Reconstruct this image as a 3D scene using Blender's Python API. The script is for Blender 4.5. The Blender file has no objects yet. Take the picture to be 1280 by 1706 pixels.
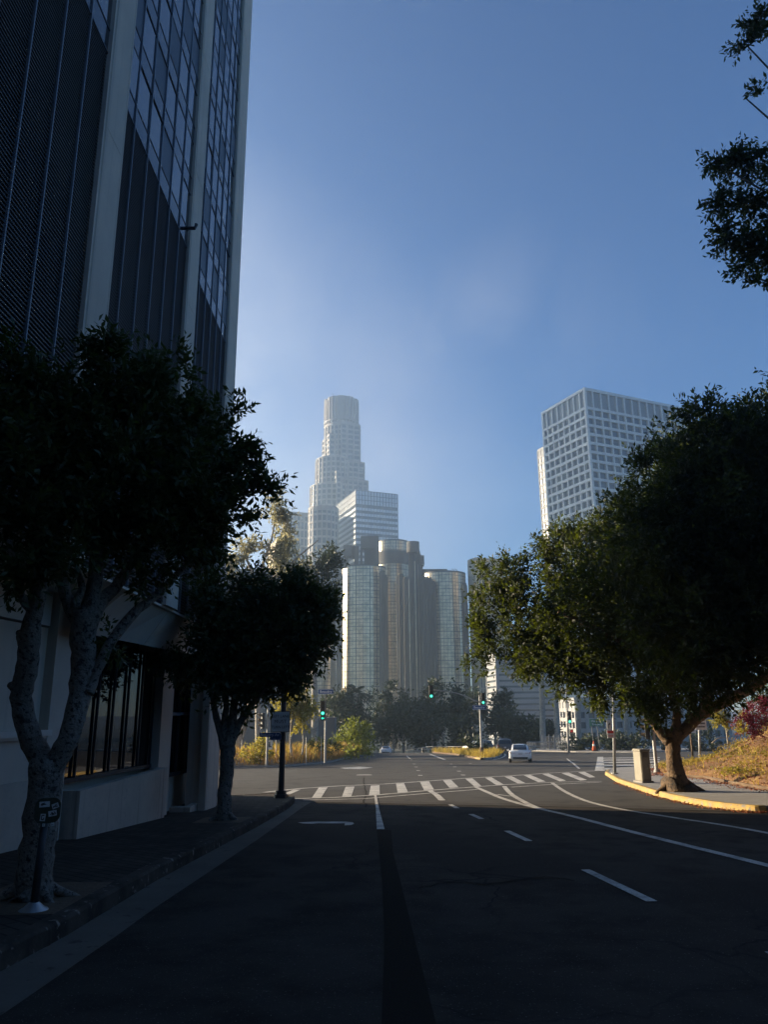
import bpy, bmesh, math, random
import numpy as np
from mathutils import Vector, Matrix
R = math.radians
PI = math.pi
sc = bpy.context.scene
C = sc.collection

# ------------------------------------------------------------------ camera, sky, sun, exposure
FPX, CX, CY = 1250.0, 640.0, 853.0
_up = np.array([-40., 4753., 1250.]); _up /= np.linalg.norm(_up)
_fw = np.array([0., 0., 1.]); _fw -= _up * _fw.dot(_up); _fw /= np.linalg.norm(_fw)
_rt = np.cross(_up, _fw)
if _rt[0] < 0: _rt = -_rt
EYE = np.array([0., 0., 1.6])
SUN_AZ, SUN_EL = -66.5, 11.0          # degrees from +Y towards +X, and above the horizon
SKY, SUN, EXPO = 0.064, 5.0, 1.68
HAZE = 0.00070

cam = bpy.data.cameras.new('camera'); camo = bpy.data.objects.new('camera', cam); C.objects.link(camo)
cam.sensor_fit = 'VERTICAL'; cam.sensor_height = 36.0; cam.sensor_width = 27.0
cam.lens = FPX / 1706.0 * 36.0
cam.clip_start = 0.05; cam.clip_end = 9000
def cam2w(v): return Vector((float(np.dot(v, _rt)), float(np.dot(v, _fw)), float(np.dot(v, _up))))
ax, ay, az_ = cam2w([1, 0, 0]), cam2w([0, 1, 0]), cam2w([0, 0, -1])
camo.matrix_world = Matrix(((ax.x, ay.x, az_.x, 0), (ax.y, ay.y, az_.y, 0), (ax.z, ay.z, az_.z, 1.6), (0, 0, 0, 1)))
sc.camera = camo
sc.view_settings.view_transform = 'Standard'; sc.view_settings.look = 'None'
sc.view_settings.gamma = 1.0; sc.view_settings.exposure = EXPO

w = bpy.data.worlds.new('World'); sc.world = w; w.use_nodes = True
nt = w.node_tree; bg = nt.nodes['Background']
sky = nt.nodes.new('ShaderNodeTexSky'); sky.sky_type = 'NISHITA'; sky.sun_disc = False
sky.sun_elevation = R(SUN_EL); sky.sun_rotation = R(SUN_AZ)
sky.air_density = 0.95; sky.dust_density = 0.0; sky.ozone_density = 5.5
bg.inputs['Strength'].default_value = SKY
# thin wisps of cloud high in the sky, and a painted haze glow low down
tc = nt.nodes.new('ShaderNodeTexCoord')
def wisp_or_glow(direction, half_angle, seed, nscale, stretch):
    vm = nt.nodes.new('ShaderNodeVectorMath'); vm.operation = 'DOT_PRODUCT'
    vm.inputs[1].default_value = direction; nt.links.new(tc.outputs['Generated'], vm.inputs[0])
    mr = nt.nodes.new('ShaderNodeMapRange'); mr.interpolation_type = 'SMOOTHSTEP'
    mr.inputs['From Min'].default_value = math.cos(R(half_angle)); mr.inputs['From Max'].default_value = 1.0
    nt.links.new(vm.outputs['Value'], mr.inputs['Value'])
    mp = nt.nodes.new('ShaderNodeMapping'); mp.inputs['Scale'].default_value = stretch; mp.inputs['Location'].default_value = (seed, seed, 0)
    mp.inputs['Rotation'].default_value = (0, R(35), 0)
    nt.links.new(tc.outputs['Generated'], mp.inputs['Vector'])
    no = nt.nodes.new('ShaderNodeTexNoise'); no.inputs['Scale'].default_value = nscale; no.inputs['Detail'].default_value = 9
    no.inputs['Roughness'].default_value = 0.58; no.inputs['Distortion'].default_value = 0.5
    nt.links.new(mp.outputs['Vector'], no.inputs['Vector'])
    r2 = nt.nodes.new('ShaderNodeMapRange'); r2.interpolation_type = 'SMOOTHSTEP'
    r2.inputs['From Min'].default_value = 0.36; r2.inputs['From Max'].default_value = 0.78
    nt.links.new(no.outputs['Fac'], r2.inputs['Value'])
    mu = nt.nodes.new('ShaderNodeMath'); mu.operation = 'MULTIPLY'
    nt.links.new(mr.outputs['Result'], mu.inputs[0]); nt.links.new(r2.outputs['Result'], mu.inputs[1])
    return mu.outputs['Value']
def pxdir(x, y):
    v = np.array([x - CX, CY - y, FPX]); v = v / np.linalg.norm(v)
    return np.array([v @ _rt, v @ _fw, v @ _up])
def addv(a, b, k):
    n_ = nt.nodes.new('ShaderNodeMath'); n_.operation = 'MULTIPLY_ADD'; n_.inputs[1].default_value = k; n_.use_clamp = True
    nt.links.new(b, n_.inputs[0])
    if a is None: n_.inputs[2].default_value = 0
    else: nt.links.new(a, n_.inputs[2])
    return n_.outputs['Value']
acc = None
for px_, py_, ha, k_ in ((690, 625, 6.5, .26), (750, 595, 7.5, .34), (810, 565, 8.0, .36), (850, 530, 7.0, .30), (890, 470, 6, .20), (1090, 480, 8.0, .16), (960, 560, 9.0, .12), (640, 660, 8, .16)):
    acc = addv(acc, wisp_or_glow(tuple(pxdir(px_, py_)), ha, 7.4, 4.2, (1.5, 1.0, .8)), k_ * .17)
acc = addv(acc, wisp_or_glow(tuple(pxdir(180, 960)), 34.0, 5.2, .8, (0.6, 0.6, 0.6)), 2.6)  # broad haze glow painted into the sky colour, low on the left
mx = nt.nodes.new('ShaderNodeMix'); mx.data_type = 'RGBA'; mx.inputs[7].default_value = (4.2, 4.2, 4.5, 1)
nt.links.new(acc, mx.inputs[0]); nt.links.new(sky.outputs['Color'], mx.inputs[6])
nt.links.new(mx.outputs[2], bg.inputs['Color'])

sl = bpy.data.lights.new('sun', 'SUN'); sl.energy = SUN; sl.angle = R(0.5); sl.color = (1.0, 0.80, 0.55)
so = bpy.data.objects.new('sun', sl); C.objects.link(so)
sd = Vector((math.sin(R(SUN_AZ)) * math.cos(R(SUN_EL)), math.cos(R(SUN_AZ)) * math.cos(R(SUN_EL)), math.sin(R(SUN_EL))))
so.rotation_euler = sd.to_track_quat('Z', 'Y').to_euler()
sc.cycles.max_bounces = 6; sc.cycles.diffuse_bounces = 3; sc.cycles.glossy_bounces = 3
sc.cycles.transmission_bounces = 2; sc.cycles.volume_bounces = 1; sc.cycles.use_denoising = True
sc.cycles.sample_clamp_indirect = 4.0

# ------------------------------------------------------------------ ground profile and picture measuring helpers
def sstep(a, b, x):
    t = min(1, max(0, (x - a) / (b - a))); return t * t * (3 - 2 * t)
def H(x, y):
    """height of the street: it runs downhill, then dips away past a crest"""
    y1 = min(y, 66.); z = -.042 * y1
    if y > 66: z -= .034 * (min(y, 108.) - 66)
    if y > 108:
        yy = y - 108
        za = -.12 * min(yy, 130); zb = -.034 * min(yy, 34) - .12 * max(0, min(yy - 34, 110))
        t = sstep(10, 18, x); z += za * (1 - t) + zb * t
    return z
def ray(px, py):
    v = np.array([px - CX, CY - py, FPX]); return np.array([v @ _rt, v @ _fw, v @ _up])
def P(px, py, dz=0.0):
    r = ray(px, py); r = r / r[1]
    lo, hi = 1.0, 400.0
    y = 2.0
    while y < 400:
        p = EYE + r * y
        if p[2] <= H(p[0], y) + dz: break
        lo = y; y *= 1.02
    hi = y
    for _ in range(40):
        m = .5 * (lo + hi); p = EYE + r * m
        if p[2] <= H(p[0], m) + dz: hi = m
        else: lo = m
    return Vector(EYE + r * hi)
def D(px, py, Y):
    r = ray(px, py); return Vector(EYE + r * (Y / r[1]))
def pw(npx, Y): return npx * Y / FPX

# ------------------------------------------------------------------ materials
MATS = {}
def mat(name, base=(.5, .5, .5), rough=.8, metal=0.0, spec=.5, noise=None, bump=None, emis=None, estr=0, ior=None, coat=0, coords='Object', trans=None):
    """noise: (scale, other colour, low, high[, detail]); bump: (scale, strength, distance)"""
    if name in MATS: return MATS[name]
    m = bpy.data.materials.new(name); m.use_nodes = True; n = m.node_tree.nodes; L = m.node_tree.links
    b = n['Principled BSDF']; b.inputs['Base Color'].default_value = (*base, 1); b.inputs['Roughness'].default_value = rough
    b.inputs['Metallic'].default_value = metal; b.inputs['Specular IOR Level'].default_value = spec
    if ior: b.inputs['IOR'].default_value = ior
    if coat: b.inputs['Coat Weight'].default_value = coat; b.inputs['Coat Roughness'].default_value = .05
    t = n.new('ShaderNodeTexCoord')
    def nz(scale, detail=6, rg=.6):
        x = n.new('ShaderNodeTexNoise'); x.inputs['Scale'].default_value = scale; x.inputs['Detail'].default_value = detail
        x.inputs['Roughness'].default_value = rg; L.new(t.outputs[coords], x.inputs['Vector']); return x
    col = None
    if noise:
        for k, q in enumerate(noise if isinstance(noise, list) else [noise]):
            x = nz(q[0], q[4] if len(q) > 4 else 6)
            r = n.new('ShaderNodeMapRange'); r.inputs['From Min'].default_value = q[2]; r.inputs['From Max'].default_value = q[3]
            L.new(x.outputs['Fac'], r.inputs['Value'])
            mxx = n.new('ShaderNodeMix'); mxx.data_type = 'RGBA'; L.new(r.outputs['Result'], mxx.inputs[0])
            if col is None: mxx.inputs[6].default_value = (*base, 1)
            else: L.new(col, mxx.inputs[6])
            mxx.inputs[7].default_value = (*q[1], 1); col = mxx.outputs[2]
        L.new(col, b.inputs['Base Color'])
    if bump:
        x = nz(bump[0], 8); bp = n.new('ShaderNodeBump'); bp.inputs['Strength'].default_value = bump[1]; bp.inputs['Distance'].default_value = bump[2]
        L.new(x.outputs['Fac'], bp.inputs['Height']); L.new(bp.outputs['Normal'], b.inputs['Normal'])
    if emis:
        b.inputs['Emission Color'].default_value = (*emis, 1); b.inputs['Emission Strength'].default_value = estr
    if trans:
        tr = n.new('ShaderNodeBsdfTranslucent'); tr.inputs['Color'].default_value = (*trans[0], 1)
        ms = n.new('ShaderNodeMixShader'); ms.inputs[0].default_value = trans[1]
        L.new(b.outputs[0], ms.inputs[1]); L.new(tr.outputs[0], ms.inputs[2]); L.new(ms.outputs[0], n['Material Output'].inputs['Surface'])
    MATS[name] = m; return m
def nodes_of(m): return m.node_tree.nodes, m.node_tree.links

M = {}
M['asphalt'] = mat('asphalt', (.050, .042, .034), .95, spec=.08, noise=[(.25, (.066, .056, .046), .4, .7), (1.6, (.030, .025, .021), .46, .66), (.12, (.036, .031, .026), .5, .56), (60, (.26, .24, .22), .63, .76, 3), (.55, (.028, .024, .020), .62, .72, 8)], bump=(110, .5, .012))
def add_cracks(m, scale=.45, width=.012, col=(.012, .012, .013)):
    n, L = nodes_of(m); b = n['Principled BSDF']; old = b.inputs['Base Color'].links[0].from_socket
    t = n.new('ShaderNodeTexCoord'); no = n.new('ShaderNodeTexNoise'); no.inputs['Scale'].default_value = .8; no.inputs['Detail'].default_value = 5
    L.new(t.outputs['Object'], no.inputs['Vector'])
    ma = n.new('ShaderNodeVectorMath'); ma.operation = 'MULTIPLY_ADD'; ma.inputs[1].default_value = (1.6, 1.6, 0)
    L.new(no.outputs['Color'], ma.inputs[0]); L.new(t.outputs['Object'], ma.inputs[2])
    v = n.new('ShaderNodeTexVoronoi'); v.feature = 'DISTANCE_TO_EDGE'; v.inputs['Scale'].default_value = scale; L.new(ma.outputs[0], v.inputs['Vector'])
    r = n.new('ShaderNodeMapRange'); r.inputs['From Min'].default_value = 0; r.inputs['From Max'].default_value = width
    r.inputs['To Min'].default_value = 1; r.inputs['To Max'].default_value = 0; L.new(v.outputs['Distance'], r.inputs['Value'])
    n2 = n.new('ShaderNodeTexNoise'); n2.inputs['Scale'].default_value = .15; L.new(t.outputs['Object'], n2.inputs['Vector'])
    r2 = n.new('ShaderNodeMapRange'); r2.inputs['From Min'].default_value = .48; r2.inputs['From Max'].default_value = .6; L.new(n2.outputs['Fac'], r2.inputs['Value'])
    mu = n.new('ShaderNodeMath'); mu.operation = 'MULTIPLY'; L.new(r.outputs[0], mu.inputs[0]); L.new(r2.outputs[0], mu.inputs[1])
    x = n.new('ShaderNodeMix'); x.data_type = 'RGBA'; x.inputs[7].default_value = (*col, 1); L.new(mu.outputs[0], x.inputs[0]); L.new(old, x.inputs[6])
    L.new(x.outputs[2], b.inputs['Base Color'])
add_cracks(M['asphalt'])
M['patch'] = mat('asphalt_patch', (.029, .024, .019), 1.0, spec=.04, noise=(60, (.07, .065, .06), .64, .8, 2), bump=(110, .5, .012))
M['paint'] = mat('road_paint', (.56, .53, .47), .8, noise=[(3.0, (.22, .21, .20), .42, .70), (38, (.07, .068, .065), .55, .66, 8)], bump=(90, .3, .006))
M['concrete'] = mat('concrete', (.26, .245, .22), .9, noise=[(.9, (.20, .19, .18), .4, .7), (14, (.14, .13, .12), .6, .8)], bump=(40, .3, .01))
M['gutter'] = mat('gutter_concrete', (.15, .13, .105), .95, spec=.1, noise=[(.8, (.10, .088, .072), .4, .7), (6, (.07, .06, .05), .60, .68, 8), (30, (.20, .18, .15), .6, .8)], bump=(50, .3, .01))
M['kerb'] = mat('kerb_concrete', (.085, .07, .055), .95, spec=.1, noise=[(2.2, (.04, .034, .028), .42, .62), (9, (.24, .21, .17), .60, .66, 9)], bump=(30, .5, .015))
M['yellow'] = mat('yellow_kerb_paint', (.40, .26, .055), .8, noise=[(3, (.28, .19, .06), .40, .64), (9, (.20, .18, .15), .54, .60, 10), (40, (.12, .10, .08), .58, .64, 5)], bump=(30, .4, .01))
def paver_mat():
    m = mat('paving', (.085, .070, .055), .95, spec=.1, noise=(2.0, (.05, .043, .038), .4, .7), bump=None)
    n, L = nodes_of(m); b = n['Principled BSDF']; old = b.inputs['Base Color'].links[0].from_socket
    t = n.new('ShaderNodeTexCoord'); mp = n.new('ShaderNodeMapping'); mp.inputs['Rotation'].default_value = (0, 0, R(40)); L.new(t.outputs['Object'], mp.inputs['Vector'])
    br = n.new('ShaderNodeTexBrick'); br.inputs['Scale'].default_value = 1; br.inputs['Brick Width'].default_value = .3; br.inputs['Row Height'].default_value = .15
    br.inputs['Mortar Size'].default_value = .012; br.inputs['Color1'].default_value = (1, 1, 1, 1); br.inputs['Color2'].default_value = (.72, .7, .7, 1); br.inputs['Mortar'].default_value = (.35, .35, .35, 1)
    L.new(mp.outputs[0], br.inputs['Vector'])
    x = n.new('ShaderNodeMix'); x.data_type = 'RGBA'; x.blend_type = 'MULTIPLY'; x.inputs[0].default_value = 1; L.new(old, x.inputs[6]); L.new(br.outputs['Color'], x.inputs[7]); L.new(x.outputs[2], b.inputs['Base Color'])
    bp = n.new('ShaderNodeBump'); bp.inputs['Strength'].default_value = .5; bp.inputs['Distance'].default_value = .01; bp.invert = True
    L.new(br.outputs['Fac'], bp.inputs['Height']); L.new(bp.outputs['Normal'], b.inputs['Normal'])
    return m
M['paver'] = paver_mat()
M['dirt'] = mat('dirt', (.12, .08, .045), .95, noise=[(1.2, (.07, .045, .028), .4, .7), (20, (.20, .12, .06), .55, .75)], bump=(12, .6, .05))
M['hilldirt'] = mat('hillside_soil', (.21, .115, .04), .95, noise=[(1.2, (.12, .055, .025), .4, .7), (12, (.32, .16, .045), .55, .7)], bump=(9, .8, .08))
M['earth'] = mat('distant_earth', (.07, .065, .05), .95, noise=(.03, (.045, .055, .03), .4, .65))
M['wallc'] = mat('facade_concrete', (.64, .56, .46), .85, noise=[(.7, (.52, .46, .38), .4, .75), (7, (.57, .50, .42), .5, .8)], bump=(45, .15, .01))
def streaks(m, col, s=(9, 9, .35), lo=.55, hi=.75):
    n, L = nodes_of(m); b = n['Principled BSDF']; old = b.inputs['Base Color'].links[0].from_socket
    t = n.new('ShaderNodeTexCoord'); mp = n.new('ShaderNodeMapping'); mp.inputs['Scale'].default_value = s; L.new(t.outputs['Object'], mp.inputs['Vector'])
    no = n.new('ShaderNodeTexNoise'); no.inputs['Scale'].default_value = 1; no.inputs['Detail'].default_value = 4; L.new(mp.outputs[0], no.inputs['Vector'])
    r = n.new('ShaderNodeMapRange'); r.inputs['From Min'].default_value = lo; r.inputs['From Max'].default_value = hi; L.new(no.outputs['Fac'], r.inputs['Value'])
    x = n.new('ShaderNodeMix'); x.data_type = 'RGBA'; x.inputs[7].default_value = (*col, 1); L.new(r.outputs[0], x.inputs[0]); L.new(old, x.inputs[6]); L.new(x.outputs[2], b.inputs['Base Color'])
M['planter'] = mat('planter_concrete', (.56, .49, .40), .85, noise=[(1.2, (.44, .39, .32), .4, .7), (10, (.38, .35, .31), .55, .8)], bump=(40, .2, .01))
streaks(M['planter'], (.27, .23, .19)); streaks(M['wallc'], (.42, .37, .31), (5, 5, .12), .58, .8)
M['fascia'] = mat('fascia_panel', (.70, .64, .55), .6, noise=(.9, (.56, .54, .51), .4, .7))
M['louvre'] = mat('louvre_metal', (.068, .058, .052), .6, metal=.1, noise=(2, (.048, .041, .038), .4, .7))
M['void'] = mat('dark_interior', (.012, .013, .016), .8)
M['mullion'] = mat('mullion_metal', (.035, .04, .05), .5, metal=.3)
M['mullionlight'] = mat('bright_mullion', (.22, .24, .27), .5, metal=.3)
def glass_mat(name, base=(.02, .025, .035), rough=.03, ior=1.9, wav=.012):
    m = mat(name, base, rough, spec=.8, ior=ior)
    n, L = nodes_of(m); b = n['Principled BSDF']; t = n.new('ShaderNodeTexCoord')
    no = n.new('ShaderNodeTexNoise'); no.inputs['Scale'].default_value = .7; no.inputs['Detail'].default_value = 1; L.new(t.outputs['Object'], no.inputs['Vector'])
    bp = n.new('ShaderNodeBump'); bp.inputs['Strength'].default_value = .35; bp.inputs['Distance'].default_value = wav; L.new(no.outputs['Fac'], bp.inputs['Height']); L.new(bp.outputs['Normal'], b.inputs['Normal'])
    return m
M['glass'] = glass_mat('tower_glass', ior=2.4)
M['glassdark'] = glass_mat('spandrel_glass', (.03, .038, .05), .10, 1.5)
M['blind'] = mat('window_blind', (.07, .08, .10), .5, spec=.7)
M['shopglass'] = glass_mat('street_level_glass', (.005, .006, .007), .02, 1.33, .004)
def leaf_mat(name, base, other, trans, rough=.5, tf=.25):
    m = mat(name, base, rough, spec=.28, noise=[(1.3, other, .35, .7), (9, tuple(c * 1.5 for c in base), .6, .8)], trans=(trans, tf)); return m
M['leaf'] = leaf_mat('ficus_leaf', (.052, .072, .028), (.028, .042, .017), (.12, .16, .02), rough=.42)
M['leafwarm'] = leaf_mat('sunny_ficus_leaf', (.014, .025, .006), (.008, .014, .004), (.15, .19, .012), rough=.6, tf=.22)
M['leafyellow'] = leaf_mat('yellow_green_leaf', (.14, .13, .025), (.08, .09, .02), (.45, .38, .04), tf=.4)
M['leafbush'] = leaf_mat('bright_bush_leaf', (.085, .115, .02), (.05, .07, .015), (.32, .36, .04), tf=.35)
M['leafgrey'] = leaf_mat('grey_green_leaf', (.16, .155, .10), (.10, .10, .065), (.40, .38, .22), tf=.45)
M['leafdark'] = leaf_mat('dark_distant_leaf', (.035, .045, .025), (.02, .028, .016), (.06, .08, .02), tf=.2)
M['leafred'] = leaf_mat('magenta_bract', (.10, .006, .018), (.04, .004, .012), (.25, .012, .04), tf=.3)
M['grassdry'] = leaf_mat('dry_grass', (.36, .20, .06), (.26, .17, .05), (.5, .26, .06), rough=.8, tf=.3)
M['grassgold'] = leaf_mat('golden_grass', (.42, .30, .05), (.30, .24, .06), (.6, .42, .06), rough=.8, tf=.3)
M['hillplant'] = leaf_mat('hill_groundcover', (.34, .22, .035), (.14, .12, .025), (.42, .33, .05), rough=.7, tf=.3)
M['litter'] = leaf_mat('leaf_litter', (.26, .085, .03), (.14, .045, .025), (.25, .09, .03), rough=.8, tf=.1)
def bark(name, base, dark, s1=14):
    m = mat(name, base, .9, noise=[(2.5, tuple(c * .7 for c in base), .4, .65), (s1, dark, .55, .61, 5), (5.5, dark, .62, .68, 9)], bump=(14, 1.0, .06)); return m
M['bark'] = bark('ficus_bark', (.24, .21, .17), (.045, .04, .035), 22)
M['barkbrown'] = bark('brown_ficus_bark', (.15, .095, .05), (.05, .032, .02), 9)
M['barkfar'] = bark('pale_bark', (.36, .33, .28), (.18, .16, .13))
M['pole'] = mat('galvanised_pole', (.30, .30, .29), .55, metal=.3, noise=(6, (.22, .22, .21), .4, .7))
M['poledark'] = mat('dark_painted_pole', (.035, .037, .04), .5, noise=(8, (.06, .055, .05), .55, .75))
M['signal'] = mat('signal_housing', (.022, .022, .02), .6, noise=(9, (.04, .036, .03), .5, .7))
M['signalback'] = mat('signal_yellow_housing', (.16, .11, .05), .6, noise=(9, (.07, .05, .03), .4, .7))
M['paleasphalt'] = mat('pale_asphalt', (.074, .069, .062), .92, spec=.12, noise=[(.22, (.080, .077, .073), .4, .7), (70, (.15, .145, .14), .62, .8, 2), (1.1, (.040, .039, .037), .5, .75)], bump=(120, .3, .01)); add_cracks(M['paleasphalt'], .35, .010, (.03, .03, .03))
M['green'] = mat('green_lens', (.02, .3, .2), .3, emis=(.03, .95, .62), estr=.42)
M['greencore'] = mat('green_lens_core', (.2, .6, .5), .3, emis=(.25, 1.0, .8), estr=.55)
M['red'] = mat('red_lens', (.3, .02, .02), .3, emis=(1, .04, .03), estr=.10)
M['off'] = mat('unlit_lens', (.03, .015, .01), .3)
M['blue'] = mat('blue_sign_face', (.02, .06, .20), .5, noise=(5, (.03, .07, .19), .4, .7))
M['white'] = mat('white_sign_face', (.62, .62, .58), .55, noise=(6, (.5, .5, .46), .4, .7))
M['ink'] = mat('black_lettering', (.02, .02, .02), .6)
M['letter'] = mat('white_lettering', (.75, .77, .78), .5)
M['signgreen'] = mat('green_sign_face', (.02, .13, .07), .5)
M['signred'] = mat('red_sign_face', (.5, .03, .03), .5)
M['sticker'] = mat('sticker_paper', (.55, .56, .55), .7, noise=(45, (.10, .10, .11), .52, .58))
M['olive'] = mat('olive_plate', (.035, .04, .02), .6, noise=(12, (.055, .055, .03), .5, .7))
M['alu'] = mat('bare_metal_base', (.42, .43, .44), .4, metal=.7)
M['cabinet'] = mat('cabinet_paint', (.23, .21, .16), .7, noise=[(2, (.19, .17, .13), .4, .7), (14, (.18, .16, .13), .6, .8)])
M['orange'] = mat('orange_plastic', (.65, .12, .03), .6)
M['carwhite'] = mat('white_car_paint', (.70, .71, .72), .3, spec=.5, coat=.8, noise=(3, (.64, .65, .66), .4, .7))
M['cardark'] = mat('dark_car_paint', (.05, .053, .06), .3, spec=.5, coat=.8, noise=(3, (.035, .036, .04), .4, .7))
M['carglass'] = mat('car_glass', (.012, .014, .016), .05, spec=.8)
M['tyre'] = mat('tyre_rubber', (.018, .018, .018), .85)
M['rim'] = mat('wheel_rim', (.25, .25, .26), .35, metal=.8)
M['tail'] = mat('tail_light', (.30, .015, .015), .25, spec=.8)
M['plate'] = mat('number_plate', (.5, .5, .5), .5)
M['trim'] = mat('black_trim', (.015, .015, .016), .6)
M['granite'] = mat('pale_granite', (.36, .34, .31), .75, noise=(.08, (.30, .285, .26), .4, .7))
M['granitew'] = mat('office_window_glass', (.07, .085, .10), .25, spec=.8)
M['paleconc'] = mat('pale_office_concrete', (.28, .28, .28), .8, noise=(.15, (.30, .30, .30), .4, .7))
M['whiteconc'] = mat('white_concrete_grid', (.68, .66, .63), .8, noise=(.15, (.60, .58, .56), .4, .7))
M['towerglassd'] = mat('dark_tower_glazing', (.045, .05, .06), .3, spec=.7)
M['mirror'] = mat('mirror_glazing', (.58, .49, .35), .28, metal=.74, noise=(.35, (.40, .34, .24), .45, .6, 2))
M['mirrorgrid'] = mat('dark_glazing_bars', (.055, .06, .062), .6)
M['browncon'] = mat('brown_grey_concrete', (.085, .080, .074), .85, noise=(.12, (.065, .060, .056), .4, .7))
M['bandlight'] = mat('pale_band_panel', (.55, .58, .60), .35, metal=.3)
M['banddark'] = mat('dark_band_glazing', (.09, .11, .13), .2, spec=.8)
M['cream'] = mat('cream_wall', (.55, .48, .36), .8, noise=(.2, (.48, .42, .32), .4, .7))
M['greywall'] = mat('grey_wall', (.16, .155, .15), .85, noise=(.3, (.12, .118, .115), .4, .7))
M['officeband'] = mat('grey_office_panel', (.26, .27, .28), .7, noise=(.1, (.22, .23, .24), .4, .7))

# ------------------------------------------------------------------ mesh helpers
class MB:
    def __init__(s): s.v = []; s.f = []; s.mi = []
    def add(s, vs, fs, mi=0):
        o = len(s.v); s.v += [tuple(v) for v in vs]; s.f += [tuple(i + o for i in f) for f in fs]; s.mi += [mi] * len(fs); return s
    def box(s, c, sz, az=0, mi=0, tilt=None):
        hx, hy, hz = sz[0] / 2, sz[1] / 2, sz[2] / 2
        m = Matrix.Rotation(-az, 3, 'Z')
        if tilt is not None: m = m @ Matrix.Rotation(tilt, 3, 'X')
        vs = [Vector(c) + m @ Vector((x * hx, y * hy, z * hz)) for x in (-1, 1) for y in (-1, 1) for z in (-1, 1)]
        return s.add(vs, [(0, 1, 3, 2), (4, 6, 7, 5), (0, 4, 5, 1), (2, 3, 7, 6), (0, 2, 6, 4), (1, 5, 7, 3)], mi)
    def prism(s, pts, z0, z1, mi=0):
        """pts: xy list; z0/z1 numbers or functions of (x, y)"""
        n = len(pts); a = sum(pts[i][0] * pts[(i + 1) % n][1] - pts[(i + 1) % n][0] * pts[i][1] for i in range(n))
        if a < 0: pts = pts[::-1]
        g = lambda z, p: z(p[0], p[1]) if callable(z) else z
        vs = [(p[0], p[1], g(z0, p)) for p in pts] + [(p[0], p[1], g(z1, p)) for p in pts]
        fs = [tuple(range(n))[::-1], tuple(range(n, 2 * n))] + [(i, (i + 1) % n, n + (i + 1) % n, n + i) for i in range(n)]
        return s.add(vs, fs, mi)
    def tube(s, pts, rs, n=10, mi=0, jitter=0, rng=None, caps=True):
        pts = [Vector(p) for p in pts]
        if not hasattr(rs, '__len__'): rs = [rs] * len(pts)
        rings = []; up = None
        for i, p in enumerate(pts):
            d = (pts[min(i + 1, len(pts) - 1)] - pts[max(i - 1, 0)]).normalized()
            if up is None: up = Vector((1, 0, 0)) if abs(d.x) < .9 else Vector((0, 1, 0))
            a = (up - d * up.dot(d)).normalized(); up = a; b = d.cross(a)
            ring = []
            for k in range(n):
                t = 2 * PI * k / n; q = rs[i] * (1 + (rng.uniform(-jitter, jitter) if rng else 0))
                ring.append(p + a * math.cos(t) * q + b * math.sin(t) * q)
            rings.append(ring)
        vs = [v for r in rings for v in r]; fs = []
        for i in range(len(pts) - 1):
            for k in range(n):
                k2 = (k + 1) % n; fs.append((i * n + k, i * n + k2, (i + 1) * n + k2, (i + 1) * n + k))
        if caps: fs.append(tuple(range(n))[::-1]); fs.append(tuple(range((len(pts) - 1) * n, len(pts) * n)))
        return s.add(vs, fs, mi)
    def cyl(s, c, r, z0, z1, n=24, mi=0): return s.prism([(c[0] + r * math.cos(2 * PI * k / n), c[1] + r * math.sin(2 * PI * k / n)) for k in range(n)], z0, z1, mi)
    def quad(s, a, b, c, d, mi=0): return s.add([a, b, c, d], [(0, 1, 2, 3)], mi)
def T(o, label=None, cat=None, group=None, kind=None):
    if label: o['label'] = label
    if cat: o['category'] = cat
    if group: o['group'] = group
    if kind: o['kind'] = kind
    return o
def mesh_obj(name, vs, fs, mats, parent=None, smooth=False, mi=None):
    me = bpy.data.meshes.new(name)
    off = Vector(parent.get('_o', (0, 0, 0))) if parent is not None else Vector((0, 0, 0))
    me.from_pydata([(v[0] - off.x, v[1] - off.y, v[2] - off.z) for v in vs], [], fs)
    for m in (mats if isinstance(mats, (list, tuple)) else [mats]): me.materials.append(m)
    if mi is not None and len(set(mi)) > 1: me.polygons.foreach_set('material_index', mi)
    if smooth: me.polygons.foreach_set('use_smooth', [True] * len(me.polygons))
    me.update(); o = bpy.data.objects.new(name, me); C.objects.link(o)
    if parent is not None: o.parent = parent; o['_o'] = (off.x, off.y, off.z)
    return o
def ob(name, mb, m, parent=None, smooth=False): return mesh_obj(name, mb.v, mb.f, m, parent, smooth, mb.mi)
def thing(name, label, cat, loc, group=None):
    """an empty at the base of a thing; parts are given in world coordinates"""
    e = bpy.data.objects.new(name, None); C.objects.link(e); e.location = loc; e.empty_display_size = .2
    e['_o'] = (float(loc[0]), float(loc[1]), float(loc[2])); T(e, label, cat, group); return e
def smooth_angle(o, deg=40):
    me = o.data; me.polygons.foreach_set('use_smooth', [True] * len(me.polygons))
    bm = bmesh.new(); bm.from_mesh(me); bmesh.ops.recalc_face_normals(bm, faces=bm.faces)
    for e in bm.edges:
        e.smooth = not (len(e.link_faces) == 2 and e.calc_face_angle(0) > R(deg))
    bm.to_mesh(me); bm.free(); return o
def bevel(o, w, seg=2):
    md = o.modifiers.new('bevel', 'BEVEL'); md.width = w; md.segments = seg; md.limit_method = 'ANGLE'; md.angle_limit = R(35); return o
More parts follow.
